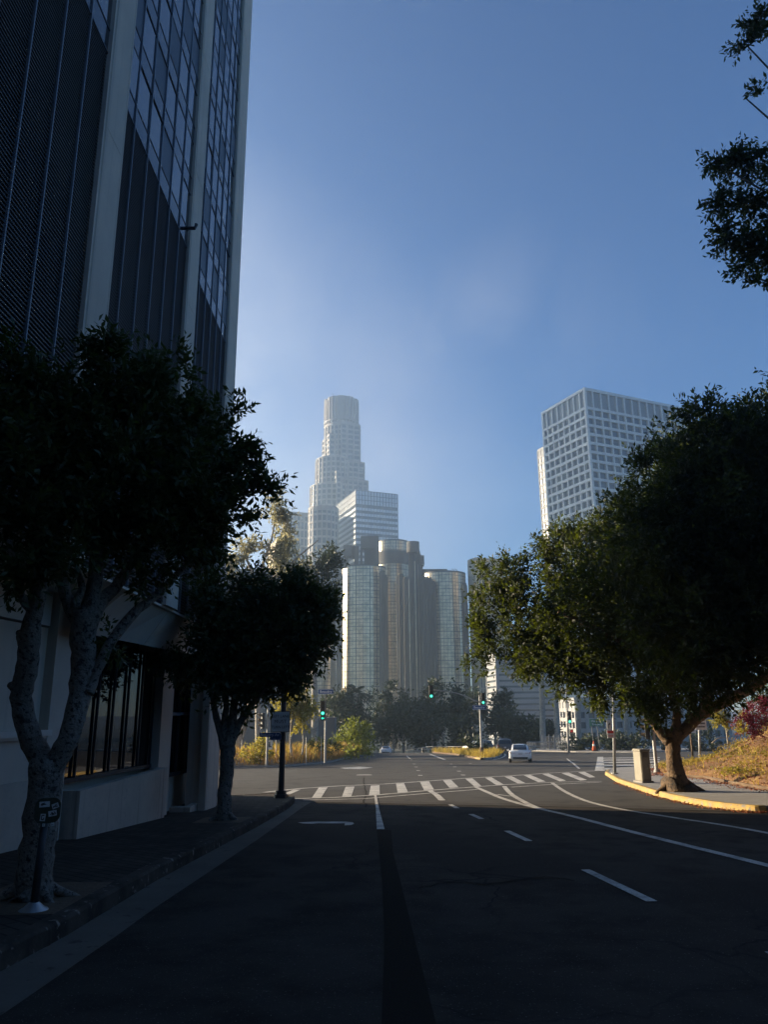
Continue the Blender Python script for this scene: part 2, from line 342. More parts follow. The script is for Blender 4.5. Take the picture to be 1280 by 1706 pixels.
def sheet(name, poly, dz, m, cuts=True, parent=None, thick=0.0, zf=None):
    """flat polygon in plan laid on the street profile"""
    bm = bmesh.new(); vs = [bm.verts.new((p[0], p[1], 0)) for p in poly]; bm.faces.new(vs)
    bmesh.ops.recalc_face_normals(bm, faces=bm.faces)
    ys = [p[1] for p in poly]; xs = [p[0] for p in poly]
    for yc in [66, 108] + ([142, 180, 238] if max(ys) > 108 else []):
        if min(ys) < yc < max(ys): bmesh.ops.bisect_plane(bm, geom=bm.verts[:] + bm.edges[:] + bm.faces[:], plane_co=(0, yc, 0), plane_no=(0, 1, 0))
    if max(ys) > 108:
        for xc in (10, 12, 14, 16, 18):
            if min(xs) < xc < max(xs): bmesh.ops.bisect_plane(bm, geom=bm.verts[:] + bm.edges[:] + bm.faces[:], plane_co=(xc, 0, 0), plane_no=(1, 0, 0))
    for f in bm.faces:
        if f.normal.z < 0: f.normal_flip()
    zf = zf or H
    if thick:
        top = bm.faces[:]; r = bmesh.ops.extrude_face_region(bm, geom=top)
        nv = [g for g in r['geom'] if isinstance(g, bmesh.types.BMVert)]
        up = set(nv)
        for v in bm.verts: v.co.z = zf(v.co.x, v.co.y) + (dz if v in up else dz - thick)
        bmesh.ops.recalc_face_normals(bm, faces=bm.faces)
    else:
        for v in bm.verts: v.co.z = zf(v.co.x, v.co.y) + dz
    me = bpy.data.meshes.new(name); 
    if parent is not None:
        off = Vector(parent['_o'])
        for v in bm.verts: v.co -= off
    bm.to_mesh(me); bm.free(); me.materials.append(m)
    o = bpy.data.objects.new(name, me); C.objects.link(o)
    if parent is not None: o.parent = parent
    return o
def struct(o): o['kind'] = 'structure'; return o
def text(name, body, size, loc, az, m, parent, ext=.002, alignx='CENTER', pitch=0, space=1.0):
    cu = bpy.data.curves.new(name, 'FONT'); cu.body = body; cu.size = size; cu.extrude = ext; cu.align_x = alignx; cu.align_y = 'CENTER'; cu.space_character = space
    tmp = bpy.data.objects.new(name + '_curve', cu); C.objects.link(tmp); bpy.context.view_layer.update()
    me = bpy.data.meshes.new_from_object(tmp.evaluated_get(bpy.context.evaluated_depsgraph_get())); me.name = name
    bpy.data.objects.remove(tmp); bpy.data.curves.remove(cu); me.materials.clear(); me.materials.append(m)
    o = bpy.data.objects.new(name, me); C.objects.link(o)
    off = Vector(parent['_o']); o.parent = parent
    o.location = Vector(loc) - off; o.rotation_euler = (PI / 2 + pitch, 0, -az); return o
def face_az(p):  # azimuth so that a sign at p faces the camera
    return math.atan2(p[0], p[1])

# leaves ------------------------------------------------------------
def leaves_mesh(name, lobes, ntwig, per, size, m, parent, seed=1, shell=.45, updir=.25, clip=None, clump=.35, width=.42, droop=0.0):
    rng = np.random.default_rng(seed)
    L = np.array([[*l[0], l[1]] for l in lobes], float); w_ = L[:, 3] ** 2; w_ /= w_.sum()
    K = max(6, ntwig // 14)
    li = rng.choice(len(L), K, p=w_); d = rng.normal(size=(K, 3)); d /= np.linalg.norm(d, axis=1)[:, None]
    rad = (1 - shell * rng.random(K) ** 1.2)[:, None]
    cc = L[li, :3] + d * L[li, 3:4] * rad; cr = L[li, 3] * clump * rng.uniform(.6, 1.3, K)
    ki = rng.integers(0, K, ntwig); o = rng.normal(size=(ntwig, 3)) * .55
    tp = cc[ki] + o * cr[ki][:, None]
    td = d[ki] + rng.normal(size=(ntwig, 3)) * .55 + np.array([0, 0, updir - droop]); td /= np.linalg.norm(td, axis=1)[:, None]
    if clip is not None: k = clip(tp); tp = tp[k]; td = td[k]
    n = len(tp); tl = size * per * .38
    t = (np.arange(per)[None, :] / max(1, per - 1)) * tl * rng.uniform(.7, 1.2, (n, 1))
    pos = tp[:, None, :] + td[:, None, :] * t[:, :, None]
    pr = rng.normal(size=(n, per, 3)); pr -= (pr * td[:, None, :]).sum(-1, keepdims=True) * td[:, None, :]; pr /= np.linalg.norm(pr, axis=-1, keepdims=True) + 1e-9
    ld = td[:, None, :] * .75 + pr * .9 + np.array([0, 0, -droop * .8]); ld /= np.linalg.norm(ld, axis=-1, keepdims=True)
    nr = rng.normal(size=(n, per, 3)) + np.array([0, 0, .9]); sd_ = np.cross(ld, nr); sd_ /= np.linalg.norm(sd_, axis=-1, keepdims=True) + 1e-9
    nn = np.cross(sd_, ld); s = size * rng.uniform(.5, 1.4, (n, per, 1))
    a = pos; b = pos + ld * s; c1 = pos + ld * s * .48 + sd_ * s * width * .5 + nn * s * .07; c2 = pos + ld * s * .48 - sd_ * s * width * .5 + nn * s * .07
    V = np.stack([a, c1, b, c2], 2).reshape(-1, 3)
    off = np.array(parent['_o']) if parent is not None else 0
    V = V - off; N = len(V) // 4
    me = bpy.data.meshes.new(name); me.vertices.add(len(V)); me.vertices.foreach_set('co', V.astype(np.float32).ravel())
    q = np.arange(N)[:, None] * 4; F = np.concatenate([q + [0, 1, 2], q + [0, 2, 3]], 1).ravel()
    me.loops.add(len(F)); me.loops.foreach_set('vertex_index', F.astype(np.int32))
    me.polygons.add(2 * N); me.polygons.foreach_set('loop_start', (np.arange(2 * N) * 3).astype(np.int32)); me.polygons.foreach_set('loop_total', np.full(2 * N, 3, np.int32))
    me.update(calc_edges=True); me.materials.append(m)
    o = bpy.data.objects.new(name, me); C.objects.link(o)
    if parent is not None: o.parent = parent
    return o
def lobepx(lst, Y0, k=1.0, less=0.0):
    return [(a, max(.06, r * k - less)) for a, r in lobepx0(lst, Y0)]
def lobepx0(lst, Y0): return [(D(l[0], l[1], l[3] if len(l) > 3 else Y0), l[2] * (l[3] if len(l) > 3 else Y0) / FPX) for l in lst]
def chain(lst, Y0, sub=4, rng=None, wob=.02):
    """lst: (px, py, radius_px[, depth]) -> smooth points and radii"""
    pts = [D(l[0], l[1], l[3] if len(l) > 3 else Y0) for l in lst]; rs = [l[2] * (l[3] if len(l) > 3 else Y0) / FPX for l in lst]
    return smooth_chain(pts, rs, sub, rng, wob)
def smooth_chain(pts, rs, sub=4, rng=None, wob=.0):
    op, orr = [], []
    n = len(pts)
    for i in range(n - 1):
        p0, p1, p2, p3 = pts[max(0, i - 1)], pts[i], pts[i + 1], pts[min(n - 1, i + 2)]
        for k in range(sub):
            t = k / sub
            q = .5 * ((2 * p1) + (p2 - p0) * t + (2 * p0 - 5 * p1 + 4 * p2 - p3) * t * t + (3 * p1 - p0 - 3 * p2 + p3) * t ** 3)
            if rng and 0 < i * sub + k: q = q + Vector((rng.uniform(-1, 1), rng.uniform(-1, 1), 0)) * wob * rs[i] * 8
            op.append(q); orr.append(rs[i] * (1 - t) + rs[i + 1] * t)
    op.append(pts[-1]); orr.append(rs[-1]); return op, orr

# ================================================================== THE SETTING
def V2(p): return (p[0], p[1])
# terrain: the bare earth under everything, out to the horizon
def terrain():
    xs = [-2500, -1200, -600, -300, -150, -80, -40, -20, -8, 0, 8, 10, 12, 14, 16, 18, 25, 40, 60, 90, 150, 300, 600, 1200, 2500]
    ys = [-200, -60, -20, 0, 20, 40, 66, 85, 108, 125, 142, 160, 180, 210, 238, 252, 300, 420, 700, 1200, 3100]
    vs = [(x, y, H(x, y) - (.12 if y > -60 else .12)) for y in ys for x in xs]; n = len(xs)
    fs = [(j * n + i, j * n + i + 1, (j + 1) * n + i + 1, (j + 1) * n + i) for j in range(len(ys) - 1) for i in range(n - 1)]
    return mesh_obj('ground', vs, fs, M['earth'])
struct(terrain())
PX = lambda pts, dz=0: [V2(P(x, y, dz)) for x, y in pts]
kerbL = [(-3.35, -15), (-3.2, 0)] + PX([(0, 1620), (110, 1560), (260, 1468), (430, 1377), (478, 1349)])
cornL = PX([(490, 1339), (491, 1334), (480, 1331.5), (450, 1330), (400, 1333)])
beauL = [(-5.6, 23.2), (-12, 28), (-30, 24), (-60, 6)]
vergeL = [(-75, 10.5)] + PX([(360, 1281), (473, 1278), (554, 1270), (583, 1262.5), (612, 1257.5)])
kerbR = [(9.9, -15), (9.5, 6), (9.15, 14)] + PX([(1280, 1354), (1249, 1353.4), (1170, 1343.7), (1092, 1326), (1030, 1304.6)])
kerbR2 = PX([(1008.5, 1291), (1014, 1286), (1034, 1282.5)])
beauR = [(17.5, 49.5), (40, 65.3), (66, 83.5)]
farR = [(66, 122)] + PX([(1058, 1254.3), (960, 1253.5), (887, 1251.5)])
road = kerbL + cornL + beauL + vergeL + [(-3.0, 110), (-3.6, 180), (-4.5, 250), (22, 250), (26, 140)] + farR[::-1] + beauR[::-1] + kerbR2[::-1] + kerbR[::-1]
struct(sheet('road', road, 0.0, M['asphalt']))
# paler asphalt of the junction, laid up to a thin dark line
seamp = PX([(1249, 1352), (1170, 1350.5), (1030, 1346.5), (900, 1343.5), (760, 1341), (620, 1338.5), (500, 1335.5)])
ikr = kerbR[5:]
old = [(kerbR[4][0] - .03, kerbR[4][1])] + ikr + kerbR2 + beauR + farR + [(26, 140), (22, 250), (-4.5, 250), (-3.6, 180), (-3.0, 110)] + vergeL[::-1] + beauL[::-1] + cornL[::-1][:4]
struct(sheet('pale_asphalt', old + seamp[::-1], .004, M['paleasphalt']))
# gutter of pale concrete along the left kerb
gut_out = [(-2.75, -15), (-2.65, 0)] + PX([(0, 1694), (194, 1560), (260, 1512), (430, 1398.6), (506, 1344), (519, 1336.5)])
struct(sheet('gutter', kerbL + cornL[:2] + gut_out[::-1], .006, M['gutter']))
# dark seam and dark resurfaced strip
struct(sheet('asphalt_patch', PX([(628, 1383), (652, 1383), (655, 1420), (668, 1470), (690, 1560), (727, 1706)]) + [(.25, 3.4), (-.25, 3.4)] + PX([(636, 1706), (641, 1560), (637, 1470)]), .004, M['patch']))

def strip(pts, ws):
    pts = [Vector((p[0], p[1])) for p in pts]
    if not hasattr(ws, '__len__'): ws = [ws] * len(pts)
    l, r = [], []
    for i, p in enumerate(pts):
        d = (pts[min(i + 1, len(pts) - 1)] - pts[max(i - 1, 0)]).normalized(); n = Vector((-d.y, d.x))
        l.append(tuple(p + n * ws[i] / 2)); r.append(tuple(p - n * ws[i] / 2))
    return l + r[::-1]
def curve2(pts, sub=5):
    p3 = [Vector((p[0], p[1], 0)) for p in pts]; q, _ = smooth_chain(p3, [1] * len(p3), sub); return [(a.x, a.y) for a in q]
def mark(name, poly, dz=.010): return struct(sheet(name, poly, dz, M['paint']))
for i, q in enumerate([
    [(462, 1327.5), (474, 1327.5), (501, 1316), (489, 1316)], [(519.7, 1329.5), (535, 1329.5), (546, 1312), (531, 1312.7)],
    [(569.8, 1328), (585.4, 1327.3), (591, 1310.6), (576, 1311.2)], [(614.8, 1325.3), (633.2, 1324.5), (632.6, 1308.5), (618, 1309.3)],
    [(662.7, 1321), (679.7, 1319.5), (673.4, 1305), (660, 1305.8)], [(707, 1317), (723.4, 1315.5), (715, 1302), (700, 1303)],
    [(749.4, 1313.2), (764.4, 1312), (752, 1299.5), (738.5, 1300.3)], [(791, 1310.8), (803, 1310.3), (787.6, 1297), (775.6, 1297.6)],
    [(827, 1308), (840, 1307.6), (819.4, 1295.4), (808.5, 1296)], [(863, 1305.5), (876, 1305), (853, 1293.5), (841, 1294.2)],
    [(897, 1303.3), (910, 1302.3), (884, 1291.2), (873, 1292)], [(967.5, 1300.8), (979, 1299.7), (948, 1287.5), (936, 1288.3)],
    [(933, 1302), (944, 1301), (915, 1289.3), (904, 1290)], [(983, 1295.8), (993, 1295.2), (975, 1286.2), (964, 1287)]]):
    mark('crosswalk_bar', PX(q))
struct(sheet('dark_seam', strip(seamp, .07), .008, M['patch']))
struct(sheet('dark_seam', strip([(a, b + .55) for a, b in seamp[:-1]], .05), .008, M['patch']))
mark('crosswalk_line', strip(PX([(440, 1320.5), (500, 1314), (567, 1309.6), (640, 1306.5), (700, 1302.5), (775, 1297), (850, 1292.8), (920, 1288), (975, 1285.3), (1003, 1284)]), .22))
mark('crosswalk_line', strip(PX([(491, 1331), (560, 1328.8), (625, 1325), (700, 1318.5), (776, 1312.5), (843, 1307.5), (920, 1303.6), (1003, 1301.8)]), .20))
mark('stop_line', strip(PX([(505, 1333.5), (608, 1331), (640, 1328.3), (720, 1321.5), (797, 1315.6)]), .16))
mark('stop_line', strip(PX([(852, 1311.8), (920, 1307.2), (1002, 1303.4)]), .16))
mark('lane_line', PX([(623.5, 1325), (627.5, 1325), (631.5, 1347), (641, 1382.5), (628, 1382.5), (626.5, 1347)]), .013)
for a, b, wd in [((1087, 1503), (976, 1450), .17), ((882, 1402), (845, 1385), .17), ((803, 1365), (785, 1357), .17), ((762.5, 1347), (750.5, 1341), .17), ((737, 1334), (727, 1324), .18)]:
    mark('lane_dash', strip(PX([a, b]), wd * .72))
mark('lane_dash', strip([(3.05, 6.6), (3.1, 4.2)], .17))
mark('lane_line', strip(PX([(737, 1334), (728, 1325), (715.5, 1317.2)]), .2), .014)
mark('lane_line', strip(curve2(PX([(793, 1311.5), (812, 1320), (838.6, 1331), (885.5, 1344.5), (955.8, 1361), (1053, 1386.6), (1170.6, 1416), (1280, 1443)]) + [(5.6, 6.5), (5.9, 0)]), .17), .012)
mark('lane_line', strip(curve2(PX([(840.5, 1310.5), (854, 1325), (885.5, 1342.5), (905, 1349)])), .17), .016)
mark('lane_line', strip(curve2(PX([(920.6, 1304.6), (940, 1318), (975, 1334), (1030, 1347.6), (1112, 1361), (1280, 1388.5)]) + [(7.1, 8), (7.4, 0)]), .15))
mark('lane_line', strip(PX([(829, 1324.5), (851, 1327.3)]), .12), .018)
# left-turn arrow seen almost edge on, and a worn arrow further off
mark('turn_arrow', PX([(496, 1371), (530, 1369.4), (575, 1369.6), (588, 1370.8), (590, 1373), (586, 1375), (574, 1376), (575, 1372.4), (530, 1372.3), (520, 1373.2), (505, 1372.8)]))
mark('turn_arrow', PX([(566, 1279.5), (598, 1277.6), (622, 1279), (600, 1281.5), (575, 1281)]))
for q in [(686, 1266), (690.5, 1273), (693.5, 1278), (697, 1284), (700.5, 1292), (752, 1273.2), (758, 1277.8), (765, 1285), (772, 1291.5), (784, 1272)]:
    p = P(*q); mark('road_stud', strip([(p.x, p.y - .35), (p.x, p.y + .35)], .22))
mark('lane_line', strip(PX([(684, 1264.5), (680, 1261.5), (678, 1259)]), .16))
mark('lane_line', strip(PX([(742, 1266), (716.6, 1256.5)]), .3))
# tar-sealed cracks, a manhole cover
for q in ([(607, 1296), (606, 1306), (610, 1318), (607, 1334), (611, 1345)], [(520, 1352), (545, 1350), (600, 1351), (660, 1349), (720, 1351)], [(700, 1480), (760, 1470), (820, 1474), (900, 1462), (960, 1468)], [(760, 1300), (820, 1291), (900, 1281), (960, 1276)], [(480, 1300), (560, 1293), (640, 1289), (720, 1281)]):
    pts_ = curve2(PX(q), 8); rr_ = random.Random(len(q) * 7 + int(q[0][0])); pts_ = [(a + rr_.uniform(-.03, .03), b + rr_.uniform(-.05, .05)) for a, b in pts_]
    struct(sheet('tar_crack', strip(pts_, .035), .0085, M['patch']))
# second crossing on the far right
p0, p1 = P(1000, 1284.5), P(1001, 1261)
mark('crosswalk_line', strip([V2(p0), V2(p1)], .55))
for yy, th_ in ((1281.2, 2.6), (1275.6, 2.3), (1270.6, 1.9), (1266.6, 1.5), (1263.2, 1.2)):
    mark('crosswalk_bar', PX([(1004, yy - th_ / 2), (1050, yy - th_ / 2 - .5), (1100, yy - th_ / 2 - 1), (1100, yy + th_ / 2 - 1), (1050, yy + th_ / 2 - .5), (1004, yy + th_ / 2)]))
mark('lane_line', strip(PX([(945, 1264), (956, 1272), (966, 1281)]), .15))
mark('lane_line', strip(curve2(PX([(822, 1266.3), (835, 1263), (842, 1259), (841, 1255.5)])), .22))

# left pavement with its kerb
SW = .15
inner = [(-5.75, -15), (-5.6, 8), (-5.35, 13), (-4.9, 17.6), (-4.5, 21.3)]
pave = [(a - .16 if i < 7 else a, b) for i, (a, b) in enumerate(kerbL)] + [(cornL[0][0] - .16, cornL[0][1] - .05), (cornL[1][0] - .18, cornL[1][1] - .2), (cornL[2][0], cornL[2][1] - .17), (cornL[3][0], cornL[3][1] - .17)] + [(-5.6, 23.0), (-12, 27.8), (-30, 23.8), (-30, -15)]
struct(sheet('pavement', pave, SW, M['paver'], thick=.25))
def kerb(name, outer, width, m, h=.155, side=1, drop=.1):
    """a kerb stone along a line: slightly battered face, rounded nose"""
    pts = [Vector((p[0], p[1])) for p in outer]; prof = [(.0, -drop), (.02, h - .03), (.045, h), (width, h + .002), (width, -drop)]
    vs = []; fs = []; k = len(prof)
    for i, p in enumerate(pts):
        d = (pts[min(i + 1, len(pts) - 1)] - pts[max(i - 1, 0)]).normalized(); n = Vector((-d.y, d.x)) * side
        for a, z in prof:
            q = p + n * a; vs.append((q.x, q.y, H(q.x, q.y) + z))
    for i in range(len(pts) - 1):
        for j in range(k - 1):
            a, b = i * k + j, (i + 1) * k + j; fs.append((a, b, b + 1, a + 1) if side < 0 else (a, a + 1, b + 1, b))
    o = mesh_obj(name, vs, fs, m); return struct(o)
def densify(pts, step=.5):
    out = []
    for a, b in zip(pts[:-1], pts[1:]):
        n = max(1, int(math.dist(a, b) / step)); out += [(a[0] + (b[0] - a[0]) * t / n, a[1] + (b[1] - a[1]) * t / n) for t in range(n)]
    return out + [pts[-1]]
rk = random.Random(5)
kl = densify(curve2(kerbL, 4), .35)
kl = [(x + rk.uniform(-.008, .008), y) for x, y in kl]
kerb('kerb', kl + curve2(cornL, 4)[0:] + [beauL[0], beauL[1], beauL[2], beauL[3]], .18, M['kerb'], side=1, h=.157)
# bed of earth round each street tree
def ring(c, r, n=14, sq=1.0): return [(c[0] + r * math.cos(2 * PI * k / n), c[1] + sq * r * math.sin(2 * PI * k / n)) for k in range(n)]
T1, T2, T3 = P(53, 1497, SW), P(373, 1366, SW), P(1131, 1318, SW)
struct(sheet('tree_pit', [(T1.x - .55, T1.y - .8), (T1.x + .62, T1.y - .75), (T1.x + .6, T1.y + .9), (T1.x - .6, T1.y + .9)], SW + .004, M['dirt']))
struct(sheet('tree_pit', [(T2.x - .5, T2.y - .6), (T2.x + .5, T2.y - .6), (T2.x + .5, T2.y + .6), (T2.x - .5, T2.y + .6)], SW + .004, M['dirt']))

# right pavement, yellow kerb
hillfoot = PX([(1094, 1281), (1100, 1290), (1113, 1298.5), (1150, 1302), (1180, 1304), (1225, 1314.5), (1280, 1325)]) + [(11.9, 16), (12.2, 4), (12.6, -15)]
rp = [(a + .18, b) for a, b in kerbR] + [(kerbR2[0][0] + .12, kerbR2[0][1] - .15), (kerbR2[1][0] + .05, kerbR2[1][1] - .3), (kerbR2[2][0], kerbR2[2][1] - .25), (17.6, 49.2), (20, 50.9)]
struct(sheet('pavement', rp + hillfoot, SW, M['concrete'], thick=.25))
kr = curve2(kerbR[3:], 5); krf = densify(kerbR[:4], .8)
kerb('kerb', krf, .18, M['concrete'], side=-1)
kerb('yellow_kerb', kr + curve2(kerbR2, 4)[:4], .18, M['yellow'], side=-1, h=.158)
kerb('kerb', curve2(kerbR2, 4)[3:] + beauR, .18, M['concrete'], side=-1)
# far edge strips of pavement
struct(sheet('far_pavement', farR + [(25.5, 141), (27, 150), (66, 150)], .13, M['concrete'], thick=.2))
struct(sheet('far_pavement', [(66, 84), (66.5, 122), (95, 120), (95, 84)], .1, M['concrete'], thick=.2))

# verge left of the road beyond the crossing: a low bank of earth
rv = random.Random(11)
def bank(name, foot, depth_fn, h_fn, m, rows=9, seed=1):
    """a rising bank: foot is a plan line, h_fn(t, s) its height, depth_fn(s) the direction in"""
    vs = []; fs = []; rr = random.Random(seed); n = len(foot)
    for i, p in enumerate(foot):
        for j in range(rows):
            t = j / (rows - 1); dx, dy = depth_fn(i / (n - 1)); x, y = p[0] + dx * t, p[1] + dy * t
            vs.append((x, y, H(x, y) + h_fn(t, i / (n - 1)) + (rr.uniform(-.05, .05) if 0 < j else 0)))
    for i in range(n - 1):
        for j in range(rows - 1): a = i * rows + j; fs.append((a, a + 1, a + rows + 1, a + rows))
    return struct(mesh_obj(name, vs, fs, m, smooth=True))
vf = densify([V2(p) for p in vergeL[0:]] + [(-3.2, 107.5)], 2.0)
bank('verge', vf, lambda s: (-4, 10), lambda t, s: .14 + 1.0 * min(1, t * 1.6) * (1 - .35 * s), M['dirt'], seed=3)
kerb('kerb', vf, .18, M['concrete'], side=1)
# island of earth between the roads
isl = PX([(722, 1254.6), (758, 1258), (790, 1264), (804, 1266), (822, 1265), (831, 1262.5), (838, 1258), (836, 1254.5)])
isl_in = isl + [(17, 116), (16, 125), (7, 125)]
struct(sheet('traffic_island', isl_in, .16, M['dirt'], thick=.3))
kerb('yellow_kerb', densify(curve2(isl[0:4], 4), .6), .2, M['yellow'], side=1, h=.17)
kerb('kerb', densify(curve2(isl[3:], 4), .6), .2, M['concrete'], side=1, h=.17)

# hillside on the right
def hill():
    foot = densify(hillfoot, .8); n = len(foot); rows = 22; vs = []; fs = []
    rr = random.Random(4)
    for i, p in enumerate(foot):
        s = i / (n - 1)
        for j in range(rows):
            t = j / (rows - 1); q = 16 * t ** 1.25
            dx, dy = (.97, .22); x, y = p[0] + dx * q, p[1] + dy * q
            far = sstep(46, 33, p[1])
            h = .13 + far * (4.6 * sstep(0, 13, q) + .30 * min(1, q / .4)) + (1 - far) * (.1 + .25 * sstep(0, 6, q))
            h += (0 if j < 1 else .10 * math.sin(x * 2.1 + y * .7) * math.sin(y * 1.3) + rr.uniform(-.05, .05)) * far
            vs.append((x, y, H(x, y) + h))
    for i in range(n - 1):
        for j in range(rows - 1): a = i * rows + j; fs.append((a, a + rows, a + rows + 1, a + 1))
    return vs, fs, rows, n, foot
hv, hf, hrows, hn, hfoot = hill()
struct(mesh_obj('hillside', hv, hf, M['hilldirt'], smooth=True))
def hill_z(x, y):
    best = min(range(0, len(hv)), key=lambda k: (hv[k][0] - x) ** 2 + (hv[k][1] - y) ** 2); return hv[best][2]
kerb('edging_kerb', densify(hillfoot[2:8], .5), .14, M['dirt'], side=-1, h=.26)

# ================================================================== BUILDINGS
# ---- the tall office block on the left --------------------------------------------------
def left_tower():
    t = thing('office_block', 'tall dark office block with pale concrete fins and louvred lower walls beside the left pavement', 'office building', (-6.5, 16, H(0, 16)))
    az = -.0136; ux, uy = math.sin(az), math.cos(az)
    def F(y, out=0.0): return (-4.31 + (y - 20.4) * math.tan(az) + out, y)     # a point on the tower face
    ZB, ZW, ZT = 3.55, 11.25, 46.0
    ys0 = [9.27 + 4.95 * k for k in range(-5, 2)]                              # left edges of the fins
    corner0 = 18.55
    # body behind the face: bevelled block with an angled far wall
    mb = MB(); c = F(19.55, -.32)
    back = [F(-16, -.32), c, (-9.2, 26.2), (-26, 22), (-26, -16)]
    mb.prism([F(-16, -.32), F(19.55, -.32), (-9.2, 30.5), (-26, 27), (-26, -16)], 4.6, ZT, 0); mb.prism(back, ZB + .02, 4.597, 0)  # unseen overhanging far wing, added so its shadow darkens the big right tree
    ob('wall', mb, M['wallc'], t)
    # fins
    def fin(y0, y1, zb, zt):
        m = MB(); x = F(y0)[0]
        m.prism([(x - .40, y0), (x + .06, y0), (x + .09, y0 + .03), (x + .09, y1 - .03), (x + .06, y1), (x - .40, y1)], zb, zt)
        for k in (y0 - .03, y1 + .03): m.box((x + .0, k, (zb + zt) / 2), (.16, .05, zt - zb))
        for z in np.arange(zb + 3.2, zt, 3.25): m.box((x + .09, (y0 + y1) / 2, z), (.008, y1 - y0 - .1, .015))
        return m
    for y0 in ys0: ob('fin', fin(y0, y0 + .70, ZB, ZT), M['wallc'], t)
    ob('fin', fin(corner0, corner0 + 1.05, H(0, 20) + SW - .1, ZT), M['wallc'], t)
    pane = .69
    bays = [(y0 + .70, (ys0[i + 1] if i + 1 < len(ys0) else corner0)) for i, y0 in enumerate(ys0)]
    rng = random.Random(8); count = 0; rest = MB()
    stuffglass = MB()
    for bi, (a, b) in enumerate(bays):
        pw_ = (b - a) / 6
        xm = F((a + b) / 2)[0]
        # louvre screen: real slats, tipped outwards
        s = MB(); z = ZB + .05
        s.quad((xm - .05, a, ZB), (xm - .05, b, ZB), (xm - .05, b, ZW), (xm - .05, a, ZW), 1)
        while z < ZW - .05:
            s.add([(xm - .045, a, z + .030), (xm - .045, b, z + .030), (xm - .012, b, z + .022), (xm - .012, a, z + .022), (xm - .010, a, z), (xm - .010, b, z)],
                  [(0, 3, 2, 1), (3, 4, 5, 2)], 0); z += .058
        ob('louvre_screen', s, [M['louvre'], M['void']], t)
        for k in range(1, 6):
            y = a + pw_ * k; m = MB(); m.box((xm - .01, y, (ZB + ZW) / 2), (.05, .022, ZW - ZB)); m.box((xm - .012, y, (ZW + ZT) / 2), (.05, .030, ZT - ZW)); ob('mullion', m, M['mullionlight'], t)
        # windows above: tall pane and short lower panel in each cell
        row = 1.32; nr = int((ZT - ZW) / row)
        for k in range(6):
            y0, y1 = a + pw_ * k, a + pw_ * (k + 1)
            for r in range(nr):
                shift = (.44 * ((k + bi) % 2))
                z0 = ZW + r * row; zs = z0 + (.42 if (k % 2 == 0) else .42); z1 = z0 + row
                tl = rng.uniform(-.005, .005); tz = rng.uniform(-.008, .008)
                m = MB()
                kind = 0 if rng.random() < .80 else 2
                x = xm - .012
                m.quad((x + tl, y0, zs), (x - tl, y1, zs), (x - tl - tz, y1, z1), (x + tl - tz, y0, z1), kind)
                m.quad((x, y0, z0), (x, y1, z0), (x + .004, y1, zs), (x + .004, y0, zs), 1)
                m.box((x + .004, (y0 + y1) / 2, zs), (.018, y1 - y0 - .04, .022), mi=3)
                m.box((x + .004, (y0 + y1) / 2, z0), (.02, y1 - y0 - .04, .03), mi=3)
                vis = bi >= 4 and z0 < 24
                if vis and count < 99:
                    ob('window', m, [M['glass'], M['glassdark'], M['blind'], M['mullion']], t); count += 1
                else: rest.add(m.v, m.f, 0); rest.mi[-len(m.f):] = m.mi
    r = ob('windows', rest, [M['glass'], M['glassdark'], M['blind'], M['mullion']], t); r['kind'] = 'stuff'
    # top lip, drain spout
    m = MB(); m.box((F(2)[0] - .1, 2, ZT + .3), (.8, 36, .6)); ob('parapet', m, M['wallc'], t)
    m = MB(); m.tube([(F(14.3)[0] + .0, 13.85, 11.5), (F(14.3)[0] + .26, 13.85, 11.5), (F(14.3)[0] + .29, 13.85, 11.60)], .038, 8); ob('drain_spout', m, M['poledark'], t)
    # ---------------- lower storey, set back
    A = .10
    def W(y, out=0.0): return (-5.3 + (y - 13.6) * math.tan(A) + out, y)
    def wb(mb, y0, y1, z0, z1, out=0.0, th=.3, mi=0):
        """block whose outer face stands `out` proud of the set-back wall"""
        a, b = W(y0, out), W(y1, out); mb.prism([a, b, (b[0] - th, b[1]), (a[0] - th, a[1])], z0, z1, mi); return mb
    zg = lambda x, y: H(x, y) + SW - .06
    m = MB(); wb(m, -15, 12.37, zg, .60, 0.02, .5); ob('plinth', m, M['planter'], t)
    m = MB(); wb(m, -15, 12.37, .60, 1.24, -.02, .4); wb(m, -15, 12.37, 1.33, 2.93, -.16, .3); wb(m, 10.9, 12.37, 1.33, 2.93, -.10, .3); ob('wall_panel', m, M['wallc'], t)
    m = MB(); wb(m, -15, 12.45, 1.24, 1.33, .09, .4); wb(m, -15, 12.42, 1.20, 1.24, .05, .4); ob('ledge', m, M['fascia'], t)
    m = MB(); wb(m, -15, 12.3, 2.96, 3.9, -.04, .3); ob('wall_panel', m, M['fascia'], t)
    m = MB(); wb(m, 10.2, 10.9, .75, 1.15, .02, .06); ob('wall_vent', m, M['louvre'], t)
    for y0, y1, o_, zt in ((12.37, 13.02, .06, 3.7), (16.86, 17.5, .10, 3.3), (20.02, 20.32, .06, 3.3)):
        m = MB(); wb(m, y0, y1, zg, zt, o_, .6); ob('pier', m, M['wallc'], t)
    m = MB(); m.prism([W(20.32, .12), W(20.95, .12), W(20.95, -.5), W(20.32, -.5)], zg, 3.3); ob('pier', m, M['wallc'], t)
